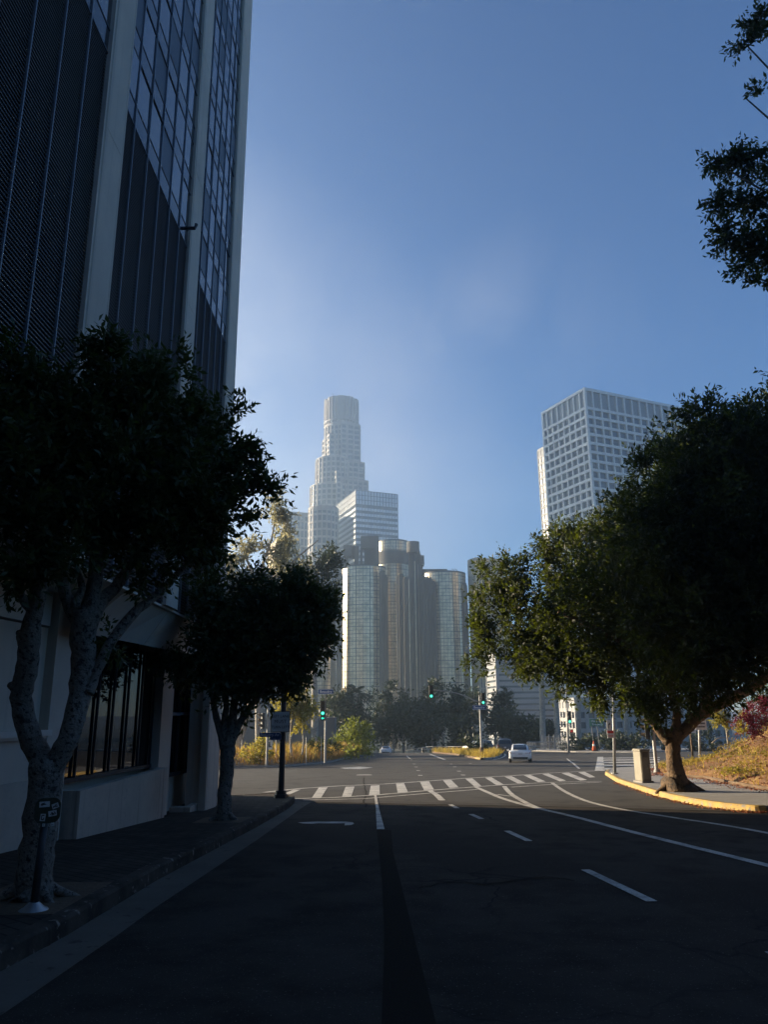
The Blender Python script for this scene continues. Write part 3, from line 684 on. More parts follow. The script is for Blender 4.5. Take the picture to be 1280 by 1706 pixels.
    # windows at street level
    def shop(y0, y1, z0, z1, n, zm=None, cell0=0):
        e = MB(); wb(e, y0, y1, z0, z1, -.14, .04); o = ob('shop_window', e, M['shopglass'], t)
        for k in range(n + 1):
            y = y0 + (y1 - y0) * k / n; q = MB(); p = W(y, -.10); q.box((p[0], p[1], (z0 + z1) / 2), (.05, .035, z1 - z0)); ob('mullion', q, M['mullion'], o)
        q = MB(); wb(q, y0, y1, z0 - .02, z0 + .05, -.05, .1)
        ob('frame', q, M['mullion'], o)
        if zm: q = MB(); wb(q, y0, y1, zm, zm + .07, -.06, .08); ob('transom', q, M['mullionlight'], o)
    shop(13.02, 16.86, .46, 2.86, 6)
    shop(17.52, 19.35, .18, 2.9, 4, 1.50); shop(19.35, 20.02, .68, 2.9, 2, 1.50)
    m = MB(); wb(m, 17.5, 20.0, zg, .16, -.22, .3); wb(m, 19.37, 20.0, .16, .64, -.22, .3); wb(m, 13.02, 16.86, zg, .44, -.2, .3); ob('wall_panel', m, M['wallc'], t)
    # sloping fascia under the tower, in wide panels with open joints
    yy = 12.3
    while yy < 20.3:
        y2 = min(20.3, yy + 1.3); a, b = W(yy + .008, .42), W(y2 - .008, .42); c_, d_ = F(y2 - .012, -.05), F(yy + .012, -.05)
        m = MB(); vs = [(a[0], a[1], 2.86), (b[0], b[1], 2.86), (c_[0], c_[1], 3.55), (d_[0], d_[1], 3.55)]
        vs2 = [(v[0] - .03, v[1], v[2] + .06) for v in vs]
        m.add(vs + vs2, [(0, 1, 2, 3), (7, 6, 5, 4), (0, 4, 5, 1), (1, 5, 6, 2), (2, 6, 7, 3), (3, 7, 4, 0)]); ob('fascia_panel', m, M['fascia'], t); yy = y2
    m = MB(); m.prism([F(-16, 0), F(19.6, 0), (-5.6, 20.3), (-6.3, 12.2), (-6.3, -16)], ZB - .04, ZB); ob('soffit', m, M['wallc'], t)
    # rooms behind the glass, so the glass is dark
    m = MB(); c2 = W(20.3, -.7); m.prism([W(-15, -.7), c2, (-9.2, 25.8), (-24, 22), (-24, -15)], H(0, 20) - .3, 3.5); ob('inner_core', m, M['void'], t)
    # planters
    def planter(y0, y1, out, zt0, zt1, th=.14, mlt='planter'):
        zt = lambda x, y: zt0 + (zt1 - zt0) * (y - y0) / (y1 - y0)
        q = MB(); a, b = W(y0, out), W(y1, out); a2, b2 = W(y0, -.05), W(y1, -.05)
        q.prism([a, b, (b[0] - th, b[1]), (a[0] - th, a[1])], zg, zt)
        q.prism([(a[0] - th - .001, y0), (a[0] - th - .001, y0 + th), (a2[0], y0 + th), (a2[0], y0)], zg, zt)
        q.prism([(b[0] - th - .001, y1 - th), (b[0] - th - .001, y1), (b2[0], y1), (b2[0], y1 - th)], zg, zt)
        o = ob('planter', q, M[mlt], t); s = MB(); s.prism([(a[0] - th - .002, y0 + th + .002), (b[0] - th - .002, y1 - th - .002), (b2[0] - .05, y1 - th - .002), (a2[0] - .05, y0 + th + .002)], zg, lambda x, y: zt(x, y) - .12); ob('soil', s, M['void'], o)
    planter(13.12, 16.84, .30, .34, .44); planter(18.05, 19.98, .42, -.50, -.36)
    return t
left_tower()

# ---- generic tower facades ---------------------------------------------------------------
def grid_face(p0, p1, z0, z1, nx, nz, pier, span, proud, gl, wl, skipx=(), mi_w=0, recess=0.0):
    """bars in front of a glass plane between plan points p0, p1 (outer side on the right of p0->p1)"""
    d = Vector((p1[0] - p0[0], p1[1] - p0[1], 0)); Ln = d.length; d.normalize(); n = Vector((d.y, -d.x, 0)); az = math.atan2(d.x, d.y)
    P0 = Vector((p0[0], p0[1], 0))
    if gl is not None: gl.quad(*[tuple(P0 + d * s + n * 0 + Vector((0, 0, z))) for s, z in ((0, z0), (Ln, z0), (Ln, z1), (0, z1))])
    if nx: 
        for k in range(nx + 1):
            c = P0 + d * (Ln * k / nx) + n * proud / 2; wl.box((c.x, c.y, (z0 + z1) / 2), (proud + .02, pier, z1 - z0), az, mi_w)
    for k in range(nz + 1 if nz else 0):
        c = P0 + d * (Ln / 2) + n * (proud / 2 - .01); z = z0 + (z1 - z0) * k / nz; wl.box((c.x, c.y, z), (proud - .02, Ln - .02, span), az, mi_w)
def circ(c, r, n, a0=0, a1=360): return [(c[0] + r * math.cos(R(a0 + (a1 - a0) * k / n)), c[1] + r * math.sin(R(a0 + (a1 - a0) * k / n))) for k in range(n + (0 if a1 - a0 == 360 else 1))]
GA, GB = R(68), R(-22)                        # the two street directions downtown
dA = Vector((math.sin(GA), math.cos(GA))); dB = Vector((math.sin(GB), math.cos(GB)))

# ---- the round stepped granite skyscraper ------------------------------------------------
def round_skyscraper():
    Y = 690; zz = lambda py: D(568, py, Y)[2]; cx = D(566.5, 760, Y)[0]; c = (cx, Y + 20); k = Y / FPX / 1.0
    t = thing('round_skyscraper', 'very tall pale stone skyscraper with stepped shoulders and a round ribbed crown', 'skyscraper', (c[0], c[1], -24))
    zt, z1 = zz(656), zz(698)
    r = 30.2 * .5 * 1.12
    gl = MB(); wl = MB()
    def shaft(rad, za, zb, n=30, rowh=5.2, part=None):
        pts = circ(c, rad, n); gl.cyl(c, rad - .3, za, zb, n)
        nz = max(1, int((zb - za) / rowh))
        for i in range(n):
            a, b = pts[(i + 1) % n], pts[i]
            wl.box((a[0], a[1], (za + zb) / 2), (1.0, 1.5, zb - za), math.atan2(a[0] - c[0], a[1] - c[1]) + PI / 2)
        for j in range(nz + 1): 
            z = za + (zb - za) * j / nz
            wl.cyl(c, rad + .05, z - .9, z + .9, n)
    shaft(r, zz(1000), z1 - 4, 26)
    # crown: ribbed drum
    cr = MB(); cr.cyl(c, r + .5, z1 - 4, z1 - 1.5, 40); cr.cyl(c, r - .8, z1 - 1.5, zt, 40)
    for i in range(30):
        a = 2 * PI * i / 30; p = (c[0] + (r) * math.cos(a), c[1] + (r) * math.sin(a))
        hh = zt - (2.5 if i % 3 == 0 else 0) ; cr.box((p[0], p[1], (z1 - 1.5 + hh) / 2), (1.6, 1.3, hh - z1 + 1.5), -a)
    cr.cyl(c, r + .9, z1 + 1, z1 + 2.4, 40)
    ob('crown', cr, M['granite'], t)
    m = MB(); m.tube([(c[0] - 3, c[1] - 8, zt - 1), (c[0] - 9, c[1] - 12, zt + 4)], .35, 6); ob('roof_crane', m, M['poledark'], t)
    # stepped shoulders: square blocks and quarter drums round the shaft
    def block(u0, u1, v0, v1, top, bottom=zz(1150)):
        P_ = [Vector(c) + dA * u + dB * v for u, v in ((u0, v0), (u1, v0), (u1, v1), (u0, v1))]
        q = [(p.x, p.y) for p in P_]
        gl.prism(q, bottom, top - .2)
        nz = int((top - bottom) / 5.2)
        for i in range(4):
            a, b = q[i], q[(i + 1) % 4]; L_ = math.dist(a, b); grid_face(a, b, bottom, top, max(1, int(L_ / 5)), nz, 1.5, 1.9, .5, None, wl)
        wl.prism(q, top - 2.2, top)
    s = r
    block(-.35 * s, .80 * s, -1.02 * s, .5 * s, zz(704))
    block(-.35 * s, 1.03 * s, -1.1 * s, .8 * s, zz(767))
    block(-.3 * s, 1.22 * s, -1.2 * s, .9 * s, zz(798))
    block(-.95 * s, -.62 * s, -.75 * s, .6 * s, zz(722))
    # lower left quarter drum
    c0 = c; 
    def drum(off, rad, top, n=26):
        cc = (c[0] + off[0], c[1] + off[1]); gl.cyl(cc, rad - .3, zz(1150), top - .2, n); pts = circ(cc, rad, n)
        for a in pts: wl.box((a[0], a[1], (zz(1150) + top) / 2), (1.0, 1.5, top - zz(1150)), math.atan2(a[0] - cc[0], a[1] - cc[1]) + PI / 2)
        nz = int((top - zz(1150)) / 5.2)
        for j in range(nz + 1):
            z = zz(1150) + (top - zz(1150)) * j / nz; wl.cyl(cc, rad + .05, z - .9, z + .9, n)
    drum((-6, -4), r * 1.12, zz(761)); drum((-9.5, -7), r * 1.2, zz(808))
    block(-.78 * s, -.52 * s, -1.55 * s, -.9 * s, zz(790))
    o = ob('glazing', gl, M['granitew'], t); ob('stone_grid', wl, M['granite'], t)
    return t
round_skyscraper()

# ---- the lower round-fronted building and its neighbour at far left ----------------------
def simple_tower(name, label, cat, pts, z0, z1, nxs, nz, pier, span, proud, wm, gm, capz=3.0, base=None):
    t = thing(name, label, cat, (sum(p[0] for p in pts) / len(pts), sum(p[1] for p in pts) / len(pts), z0))
    gl = MB(); wl = MB(); gl.prism(pts, z0, z1 - .2); n = len(pts)
    a = sum(pts[i][0] * pts[(i + 1) % n][1] - pts[(i + 1) % n][0] * pts[i][1] for i in range(n))
    if a < 0: pts = pts[::-1]
    for i in range(n): grid_face(pts[i], pts[(i + 1) % n], z0, z1, nxs[i] if hasattr(nxs, '__len__') else max(1, round(math.dist(pts[i], pts[(i + 1) % n]) / nxs)), nz, pier, span, proud, None, wl)
    ob('glazing', gl, gm, t)
    cap = MB(); cx, cy = sum(p[0] for p in pts) / n, sum(p[1] for p in pts) / n
    cap.prism([(cx + (p[0] - cx) * 1.015, cy + (p[1] - cy) * 1.015) for p in pts], z1 - capz, z1 + .05); ob('roof_band', cap, wm, t)
    ob('wall_grid', wl, wm, t); return t
def at(px, py, Y): p = D(px, py, Y); return (p[0], p[1])
def ztop(px, py, Y): return D(px, py, Y)[2]
c_ = at(537, 1000, 560); simple_tower('round_office_tower', 'grey round-cornered office tower standing in front of the stepped skyscraper', 'office tower', circ(c_, 11.5, 20), -24, ztop(530, 850, 560), 3.2, 30, .9, 1.6, .35, M['granite'], M['granitew'])
q0 = Vector(at(498, 1000, 640)); pts = [tuple(q0 + dA * u + dB * v) for u, v in ((-12, -6), (12, -6), (12, 14), (-12, 14))]
simple_tower('slab_office_tower', 'pale hazy office tower at the far left edge of the skyline group', 'office tower', pts, -24, ztop(500, 858, 640), 3.6, 26, .9, 1.5, .4, M['granite'], M['granitew'])
# cream sunlit building behind the wispy tree
q0 = Vector(at(474, 1000, 300)); pts = [tuple(q0 + dA * u + dB * v) for u, v in ((-4.5, -4), (4.0, -4), (4.0, 10), (-4.5, 10))]
simple_tower('cream_apartment_tower', 'narrow cream apartment tower catching the sun behind the wispy tree', 'apartment building', pts, -24, ztop(474, 905, 300), 2.4, 26, 1.2, 1.2, .3, M['cream'], M['granitew'])
def low_block(name, label, px0, px1, ytop, Y, m, depth=20, zb=-22, cornice=True, az=GA):
    a = Vector(at(px0, 1000, Y)); b = Vector(at(px1, 1000, Y)); dd = (b - a).normalized(); nn = Vector((-dd.y, dd.x))
    z = ztop((px0 + px1) / 2, ytop, Y); t = thing(name, label, 'building', ((a.x + b.x) / 2, (a.y + b.y) / 2, zb))
    m_ = MB(); m_.prism([tuple(a), tuple(b), tuple(b + nn * depth), tuple(a + nn * depth)], zb, z); ob('wall', m_, m, t)
    if cornice:
        m_ = MB(); m_.prism([tuple(a - nn * .3 - dd * .3), tuple(b - nn * .3 + dd * .3), tuple(b + nn * (depth + .3) + dd * .3), tuple(a + nn * (depth + .3) - dd * .3)], z, z + .6); ob('parapet', m_, M['granite'], t)
    return t, a, b, dd, nn, z
low_block('flat_roofed_block', 'long plain grey block with a flat roof behind the two left street trees', 340, 466, 953, 150, M['greywall'])
low_block('retaining_wall', 'dark hazy concrete retaining wall behind the grass verge on the left', 300, 560, 1196, 92, M['greywall'], depth=3, zb=-14, cornice=False)

# ---- banded glass tower ---------------------------------------------------------------
def banded_tower():
    Y = 600; c0 = Vector(at(593, 1000, Y)); z1 = ztop(593, 816, Y)
    zc = z1
    r_ = Vector(at(664, 1000, Y * 1.035)); l_ = Vector(at(560, 1000, Y * 1.06))
    # set the corner, run the two faces along the street grid
    def hit(px, base, d):
        v = ray(px, 1000); v = Vector((v[0], v[1])).normalized(); n = Vector((-v.y, v.x)); s = -(base.dot(n)) / d.dot(n); return base + d * s
    pr = hit(664.5, c0, dA); pl = hit(560, c0, dB); pb = pr + (pl - c0)
    pts = [tuple(c0), tuple(pr), tuple(pb), tuple(pl)]
    t = thing('banded_glass_tower', 'square office tower with alternating white and dark glass bands behind the mirrored cylinders', 'office tower', (c0.x, c0.y, -24))
    m = MB(); m.prism(pts, -24, z1 - .1); ob('glazing', m, M['banddark'], t)
    b = MB(); z = z1 - 15
    cx, cy = (c0 + pb) / 2
    ex = lambda s: [(cx + (p[0] - cx) * s, cy + (p[1] - cy) * s) for p in pts]
    while z > -20: b.prism(ex(1.006), z - 2.3, z); z -= 4.75
    b.prism(ex(1.006), z1 - 12.5, z1)
    ob('bands', b, M['bandlight'], t)
    g = MB()
    for i in range(4):
        a_, b_ = pts[i], pts[(i + 1) % 4]; grid_face(a_, b_, z1 - 12.4, z1 - .4, round(math.dist(a_, b_) / 2.6), 3, .35, .35, .55, None, g)
        grid_face(a_, b_, -20, z1 - 12.6, round(math.dist(a_, b_) / 2.6), 0, .18, .18, .45, None, g)
    ob('glazing_bars', g, M['granitew'], t)
banded_tower()

# ---- the cluster of mirrored cylinders ---------------------------------------------------
def mirrored_hotel():
    Y = 430
    t = thing('mirrored_cylinder_hotel', 'cluster of mirrored glass cylinders with brown concrete lift shafts at the centre of the skyline', 'hotel', (at(670, 1000, Y)[0], Y, -24))
    zb = -24
    def cyl(px, rpx, ytop, Yc, n=40, rows=None, gcol='mirror', band=None, capband=1.6):
        c = at(px, 1000, Yc); r = rpx * Yc / FPX; z1 = ztop(px, ytop, Yc)
        o = ob('glass_cylinder', MB().cyl(c, r, zb, z1, n), M[gcol], t)
        g = MB()
        for k in range(n):
            a = 2 * PI * k / n; g.box((c[0] + r * math.cos(a), c[1] + r * math.sin(a), (zb + z1) / 2), (.18, .16 if k % 4 else .40, z1 - zb), -a)
        z = z1 - 2.0; j = 0
        while z > zb + 10:
            g.cyl(c, r + .06, z - (.08 if j % 2 else .17), z + (.08 if j % 2 else .17), n); z -= 1.95; j += 1
        g.cyl(c, r + .15, z1 - .4, z1 + .5, 48)
        ob('glazing_bars', g, M['mirrorgrid'], o); return c, r, z1
    def slab(px0, px1, ytop, Yc, dep=8, m='browncon', name='concrete_shaft', fl=True):
        a, b = at(px0, 1000, Yc), at(px1, 1000, Yc); z1 = ztop((px0 + px1) / 2, ytop, Yc)
        q = MB(); q.prism([a, b, (b[0], b[1] + dep), (a[0], a[1] + dep)], zb, z1)
        if fl:
            n = max(1, int((b[0] - a[0]) / 1.6))
            for k in range(n + 1): x = a[0] + (b[0] - a[0]) * k / n; q.box((x, a[1] - .15, (zb + z1) / 2), (.45, .45, z1 - zb - .5))
        ob(name, q, M[m], t)
    def cap(px0, px1, y0, y1, Yc, dep=9, rnd=False, name='roof_block'):
        a, b = at(px0, 1000, Yc), at(px1, 1000, Yc); pxm = (px0 + px1) / 2; z1, z0 = ztop(pxm, y0, Yc), ztop(pxm, y1, Yc)
        q = MB()
        if rnd: q.cyl(((a[0] + b[0]) / 2, a[1] + (b[0] - a[0]) / 2), (b[0] - a[0]) / 2, z0, z1, 20)
        else: q.prism([a, b, (b[0], b[1] + dep), (a[0], a[1] + dep)], z0, z1)
        ob(name, q, M['browncon'], t)
    cyl(606, 37, 948, 415); cyl(656, 27, 905, 450, 36); cyl(741, 36, 958, 425)
    cyl(530, 22, 1030, 425, 28)
    def ribbed(px, rpx, ytop, Yc, m='browncon', nr=10):
        c = at(px, 1000, Yc); r = rpx * Yc / FPX; z1 = ztop(px, ytop, Yc); q = MB(); q.cyl(c, r, zb, z1, 18)
        for k in range(nr):
            a = 2 * PI * k / nr; q.box((c[0] + r * math.cos(a), c[1] + r * math.sin(a), (zb + z1) / 2 - .5), (.7, .35, z1 - zb - 1), -a)
        ob('concrete_shaft', q, M[m], t)
    def strip_(px0, px1, ytop, Yc, m): 
        a, b = at(px0, 1000, Yc), at(px1, 1000, Yc); q = MB(); q.prism([a, b, (b[0], b[1] + .6), (a[0], a[1] + .6)], zb, ztop(px0, ytop, Yc)); ob('lift_track', q, M[m], t)
    ribbed(565.5, 4.5, 955, 404); ribbed(552, 7, 985, 432); ribbed(546, 4, 992, 424); ribbed(637, 4.0, 952, 404); ribbed(642, 3.4, 958, 408)
    ribbed(669, 4.2, 956, 428); ribbed(677, 4.2, 962, 426); slab(664, 684, 966, 436, 10, fl=False); strip_(560.2, 561.4, 1000, 402, 'granite')
    slab(683, 702, 918, 426, 12, fl=False)
    for x in (684.6, 689.5, 695.5, 700.5): ribbed(x, 1.7, 920, 424.5, nr=6)
    strip_(681.3, 682.6, 965, 423, 'mirror'); strip_(691.8, 693.2, 935, 423.5, 'mirror'); strip_(697.6, 698.4, 940, 423.5, 'granite'); strip_(702.6, 703.8, 968, 412, 'granite')
    for x, yt in ((706.5, 962), (712, 961), (717.5, 962), (722.5, 968)): ribbed(x, 3.0, yt, 412, nr=8)
    ribbed(774.5, 4.2, 972, 418); ribbed(664, 2.6, 960, 430)
    strip_(628.0, 628.8, 950, 404, 'browncon')
    # concrete ring on the tallest cylinder
    c = at(656, 1000, 450); r = 27 * 450 / FPX; q = MB(); q.cyl(c, r + .5, ztop(656, 943, 450), ztop(656, 922, 450), 48); ob('concrete_ring', q, M['browncon'], t)
    # lift heads and plant rooms
    cap(572, 586, 908, 926, 412, 8); cap(586, 598, 909, 930, 414, 6, True); cap(574, 580, 926, 944, 414, 6); cap(590, 597, 928, 944, 414, 5)
    cap(601, 632, 893, 913, 418, 9); cap(607, 625, 912, 946, 420, 7); cap(625, 632, 905, 950, 416, 5); cap(600, 604, 912, 944, 418, 5); cap(568, 574, 934, 946, 408, 6)
    cap(679.5, 701.5, 901, 919, 421, 11, True); cap(700, 708.5, 925, 941, 424, 6); cap(702, 706, 926, 960, 428, 5)
    cap(704, 747, 948, 958, 424, 14, name='roof_slab')
    for i in range(2):
        p = D(757 + 5 * i, 956, 420); q = MB(); q.tube([p, (p[0], p[1], p[2] + 2.2), (p[0] - 1.4, p[1], p[2] + 2.9)], .18, 6); ob('roof_aerial', q, M['poledark'], t)
mirrored_hotel()

# ---- the white concrete-grid tower on the right -----------------------------------------
def hitline(px, base, d):
    v = ray(px, 1000); v = Vector((v[0], v[1])).normalized(); n = Vector((-v.y, v.x)); s = -(base.dot(n)) / d.dot(n); return base + d * s
def grid_tower():
    Y = 330; dA2 = Vector((math.sin(R(65.5)), math.cos(R(65.5)))); dB2 = Vector((math.sin(R(-24.5)), math.cos(R(-24.5))))
    v = D(974, 645, Y); c0 = Vector((v[0], v[1])); z1 = v[2]
    # far ends found where the roof line meets the picture positions
    def edge(px, py, d):      # plan point along d from the corner whose top sits at that pixel column
        best = None
        for s in np.arange(2, 120, .25):
            p = c0 + d * s; q = np.array([p.x, p.y, z1]) - EYE; cxp = q @ _rt; cf = q @ _fw; cu = q @ _up
            # back to camera axes
            M3 = np.stack([_rt, _fw, _up]); cc = np.array([p.x * _rt[0] + p.y * _fw[0] + (z1 - 1.6) * _up[0], p.x * _rt[1] + p.y * _fw[1] + (z1 - 1.6) * _up[1], p.x * _rt[2] + p.y * _fw[2] + (z1 - 1.6) * _up[2]])
            x = CX + FPX * cc[0] / cc[2]
            if best is None or abs(x - px) < best[0]: best = (abs(x - px), p)
        return best[1]
    pl = edge(902, 686, dB2); pr = edge(1150, 682, dA2); pb = pr + (pl - c0)
    t = thing('white_grid_tower', 'tall white office tower with deep square window grid rising above the right tree', 'office tower', (c0.x, c0.y, -24))
    nl, nr = 8, 14; top = z1 - 10.2; rowh = 4.4; zlow = top - rowh * 30
    body = MB()
    ins = 1.3
    def inset(p): 
        cc = (c0 + pb) / 2; return p
    nAl = dA2 * ins; nBl = dB2 * ins
    q = [c0 + nAl + nBl, pr - nAl + nBl, pb - nAl - nBl, pl + nAl - nBl]
    body.prism([tuple(p) for p in q], -24, z1 - 1); ob('core', body, M['towerglassd'], t)
    g = MB()
    faces = [(tuple(c0), tuple(pr), nr), (tuple(pl), tuple(c0), nl), (tuple(pr), tuple(pb), nl), (tuple(pb), tuple(pl), nr)]
    for a, b, n in faces:
        d = Vector((b[0] - a[0], b[1] - a[1])); L_ = d.length; d.normalize(); nn = Vector((d.y, -d.x)); az = math.atan2(d.x, d.y); a = Vector(a)
        for k in range(n + 1):
            s = L_ * k / n; s = min(max(s, .5), L_ - .5); c = a + d * s - nn * .65; g.box((c.x, c.y, (z1 - 24) / 2), (1.3, .85, z1 + 24), az)
        for k in range(31):
            z = top - rowh * k; c = a + d * (L_ / 2) - nn * .68; g.box((c.x, c.y, z), (1.24, L_ - .3, 1.35), az)
        c = a + d * (L_ / 2) - nn * .7; g.box((c.x, c.y, z1 - .7), (1.5, L_ - .1, 1.4), az)
    ob('concrete_grid', g, M['whiteconc'], t)
    # windows: glass panes deep in the grid
    cnt = 0; rest = MB()
    for a, b, n in faces[:2]:
        a, b = Vector(a), Vector(b); d = (b - a); L_ = d.length; d.normalize(); nn = Vector((d.y, -d.x))
        for r in range(30):
            for k in range(n):
                s0, s1 = L_ * k / n + .42, L_ * (k + 1) / n - .42; z0, z2 = top - rowh * (r + 1) + .67, top - rowh * r - .67
                m = MB(); o = -nn * 1.1
                p, p2 = a + d * s0 + o, a + d * s1 + o
                m.quad((p.x, p.y, z0), (p2.x, p2.y, z0), (p2.x, p2.y, z2), (p.x, p.y, z2))
                bl = rng_b.choice([0, 0, .5, 1.0, 1.6])
                if bl:
                    p, p2 = p + nn * .06, p2 + nn * .06; m.quad((p.x, p.y, z2 - bl), (p2.x, p2.y, z2 - bl), (p2.x, p2.y, z2), (p.x, p.y, z2), 1)
                if r < 11 and cnt < 99 and (k < 7 or n == 8): ob('window', m, [M['granitew'], M['blind']], t); cnt += 1
                else: rest.add(m.v, m.f); rest.mi[-len(m.f):] = m.mi
    o = ob('windows', rest, [M['granitew'], M['blind']], t); o['kind'] = 'stuff'
    pnl = MB()
    for a, b, n in faces[:2]:
        a, b = Vector(a), Vector(b); d = (b - a); L_ = d.length; d.normalize(); nn = Vector((d.y, -d.x)); o = -nn * .8
        for k in range(n):
            p, p2 = a + d * (L_ * k / n + .6) + o, a + d * (L_ * (k + 1) / n - .6) + o
            pnl.quad((p.x, p.y, top + .9), (p2.x, p2.y, top + .9), (p2.x, p2.y, z1 - 1.6), (p.x, p.y, z1 - 1.6))
    ob('plant_screen', pnl, M['officeband'], t)
rng_b = random.Random(2)
grid_tower()
q0 = Vector(at(901, 770, 380)); pts = [tuple(q0 + dA * u + dB * v) for u, v in ((-1.2, -8), (8, -8), (8, 0), (-1.2, 0))]
simple_tower('narrow_side_tower', 'narrow tower with a sunlit corner touching the left edge of the white grid tower', 'office tower', pts, -24, ztop(900, 752, 380), 2.8, 40, .8, 1.3, .3, M['officeband'], M['granitew'])
q0 = Vector(at(793, 950, 420)); pts = [tuple(q0 + dA * u + dB * v) for u, v in ((0, 0), (18, 0), (18, 8), (0, 8))]
simple_tower('ribbed_tan_tower', 'tan vertically ribbed tower showing at the left edge of the right tree crown', 'office tower', pts, -24, ztop(800, 930, 420), 1.7, 12, .8, .8, .6, M['cream'], M['granitew'])
# office slab with horizontal bands behind the road signs, and white block behind the palms
q0 = Vector(at(872, 1000, 230)); pts = [tuple(q0 + Vector((u, v))) for u, v in ((-9, 0), (9.0, 2), (8, 16), (-10, 14))]
simple_tower('grey_banded_office', 'grey office slab with thin horizontal bands behind the dark cars', 'office building', pts, -24, ztop(870, 1090, 230), [1, 1, 1, 1], 24, 1.0, 1.15, .35, M['officeband'], M['granitew'])
a_, b_ = Vector(at(948, 1000, 190)), Vector(at(1190, 1000, 200))
pts = [tuple(a_), tuple(b_), (b_.x, b_.y + 16), (a_.x, a_.y + 16)]
simple_tower('white_low_office', 'white low office block with square dark windows seen through the palm trunks', 'office building', pts, -16, ztop(1060, 1165, 195), [17, 5, 17, 5], 8, .85, .95, .5, M['paleconc'], M['towerglassd'])

# ---- unseen buildings added to block light, behind the camera and beyond the office block ---
simple_tower('added_shade_tower', 'tall unseen granite tower added to shade the left face of the white grid tower', 'office tower', [(-140, 402), (-113, 402), (-113, 446), (-140, 446)], -24, 204, 4, 44, 1.0, 1.6, .4, M['granite'], M['granitew'])
simple_tower('skylight_blocker_right', 'unseen brown block added across the street behind the viewer to cut skylight', 'apartment building', [(24, -70), (52, -70), (52, -8), (24, -8)], -1, 24, 4, 7, 1.6, 1.4, .3, M['browncon'], M['granitew'])
simple_tower('skylight_blocker_left', 'unseen grey block added on the left behind the viewer to cut skylight', 'office building', [(-34, -90), (-7, -90), (-7, -20), (-34, -20)], 0, 52, 4, 15, 1.4, 1.4, .3, M['greywall'], M['granitew'])
simple_tower('skylight_blocker_end', 'unseen wide grey block added far behind the viewer to cut skylight', 'office building', [(-6, -140), (60, -140), (60, -95), (-6, -95)], 0, 60, 4, 17, 1.4, 1.4, .3, M['greywall'], M['granitew'])

# ================================================================== STREET FURNITURE
def signal_head(parent, c, az, ph, lit, sections=3, back='signal', visor='signal', scale=1.0):
    """c: centre; ph: section height; lit: dict section->kind; az: direction the lenses look (towards the viewer = pi)"""
    s = ph; h = s * sections; cx, cy, cz = c
    f = Vector((math.sin(az), math.cos(az), 0)); rgt = Vector((f.y, -f.x, 0))
    m = MB(); m.box(c, (s * .98, s * .62, h), az)
    o = ob('signal_head', m, M[back], parent); bevel(o, s * .06, 2)
    for i in range(sections):
        z = cz + h / 2 - s * (i + .5); fc = Vector((cx, cy, z)) + f * (s * .315)
        # visor: open half tube
        vs = []; fs = []; n = 12
        for k in range(n + 1):
            a = R(-25 + 230 * k / n); u = math.cos(a) * s * .40; v_ = math.sin(a) * s * .40
            L_ = s * (.62 if v_ > 0 else .30)
            p = fc + rgt * u + Vector((0, 0, v_)); p2 = p + f * L_
            vs += [tuple(p), tuple(p2)]
            if k < n: fs.append((2 * k, 2 * k + 2, 2 * k + 3, 2 * k + 1))
        q = MB(); q.add(vs, fs); vo = ob('visor', q, M[visor], o); sd_ = vo.modifiers.new('thick', 'SOLIDIFY'); sd_.thickness = s * .03
        kind = lit.get(i)
        ring_ = []
        def disc(r, off, mt, nm):
            q = MB(); vv = [tuple(fc + f * off)] + [tuple(fc + f * (off - .02 * s) + rgt * r * math.cos(2 * PI * k / 20) + Vector((0, 0, r * math.sin(2 * PI * k / 20)))) for k in range(20)]
            q.add(vv, [(0, 1 + k, 1 + (k + 1) % 20) for k in range(20)]); return ob(nm, q, M[mt], o, True)
        if kind == 'green': disc(.35 * s, .03, 'green', 'lit_lens'); disc(.16 * s, .045, 'greencore', 'lamp')
        elif kind == 'arrow':
            disc(.35 * s, .012, 'off', 'lens'); q = MB(); b = fc + f * .05 * s
            g_ = lambda u, v_: tuple(b - rgt * 0 + rgt * (u * s) + Vector((0, 0, v_ * s)))
            sgn = 1
            q.add([g_(.32 * sgn, 0), g_(.02 * sgn, .28), g_(.02 * sgn, .11), g_(-.30 * sgn, .11), g_(-.30 * sgn, -.11), g_(.02 * sgn, -.11), g_(.02 * sgn, -.28)], [(0, 1, 2, 5, 6), (2, 3, 4, 5)])
            ob('lit_arrow', q, M['green'], o)
        elif kind == 'red': disc(.35 * s, .03, 'red', 'lit_lens')
        else: disc(.35 * s, .012, 'off', 'lens')
    return o
def pole(parent, base, top, r0, r1, m, name='pole', flange=True):
    q = MB(); q.tube([base, top], [r0, r1], 14); o = ob(name, q, M[m], parent, False); smooth_angle(o)
    if flange:
        q = MB(); q.cyl((base[0], base[1]), r0 * 2.0, base[2] - .02, base[2] + .05, 16); q.cyl((base[0], base[1]), r0 * 1.5, base[2] + .05, base[2] + .14, 16); ob('base_flange', q, M[m], parent)
    return o
def street_name(parent, body, c, w_, h_, az=0, name='name_sign'):
    m = MB(); m.box(c, (.03, w_, h_), az + PI / 2); o = ob(name, m, M['blue'], parent)
    f = Vector((math.sin(az), math.cos(az), 0))
    fr = MB(); fr.box((c[0], c[1], c[2] + h_ / 2), (.035, w_ + .02, .02), az + PI / 2); fr.box((c[0], c[1], c[2] - h_ / 2), (.035, w_ + .02, .02), az + PI / 2); ob('frame', fr, M['letter'], o)
    text('lettering', body, h_ * .80, (c[0] - f.x * .02, c[1] - f.y * .02, c[2] - .005), az, M['letter'], o, .004)
    return o
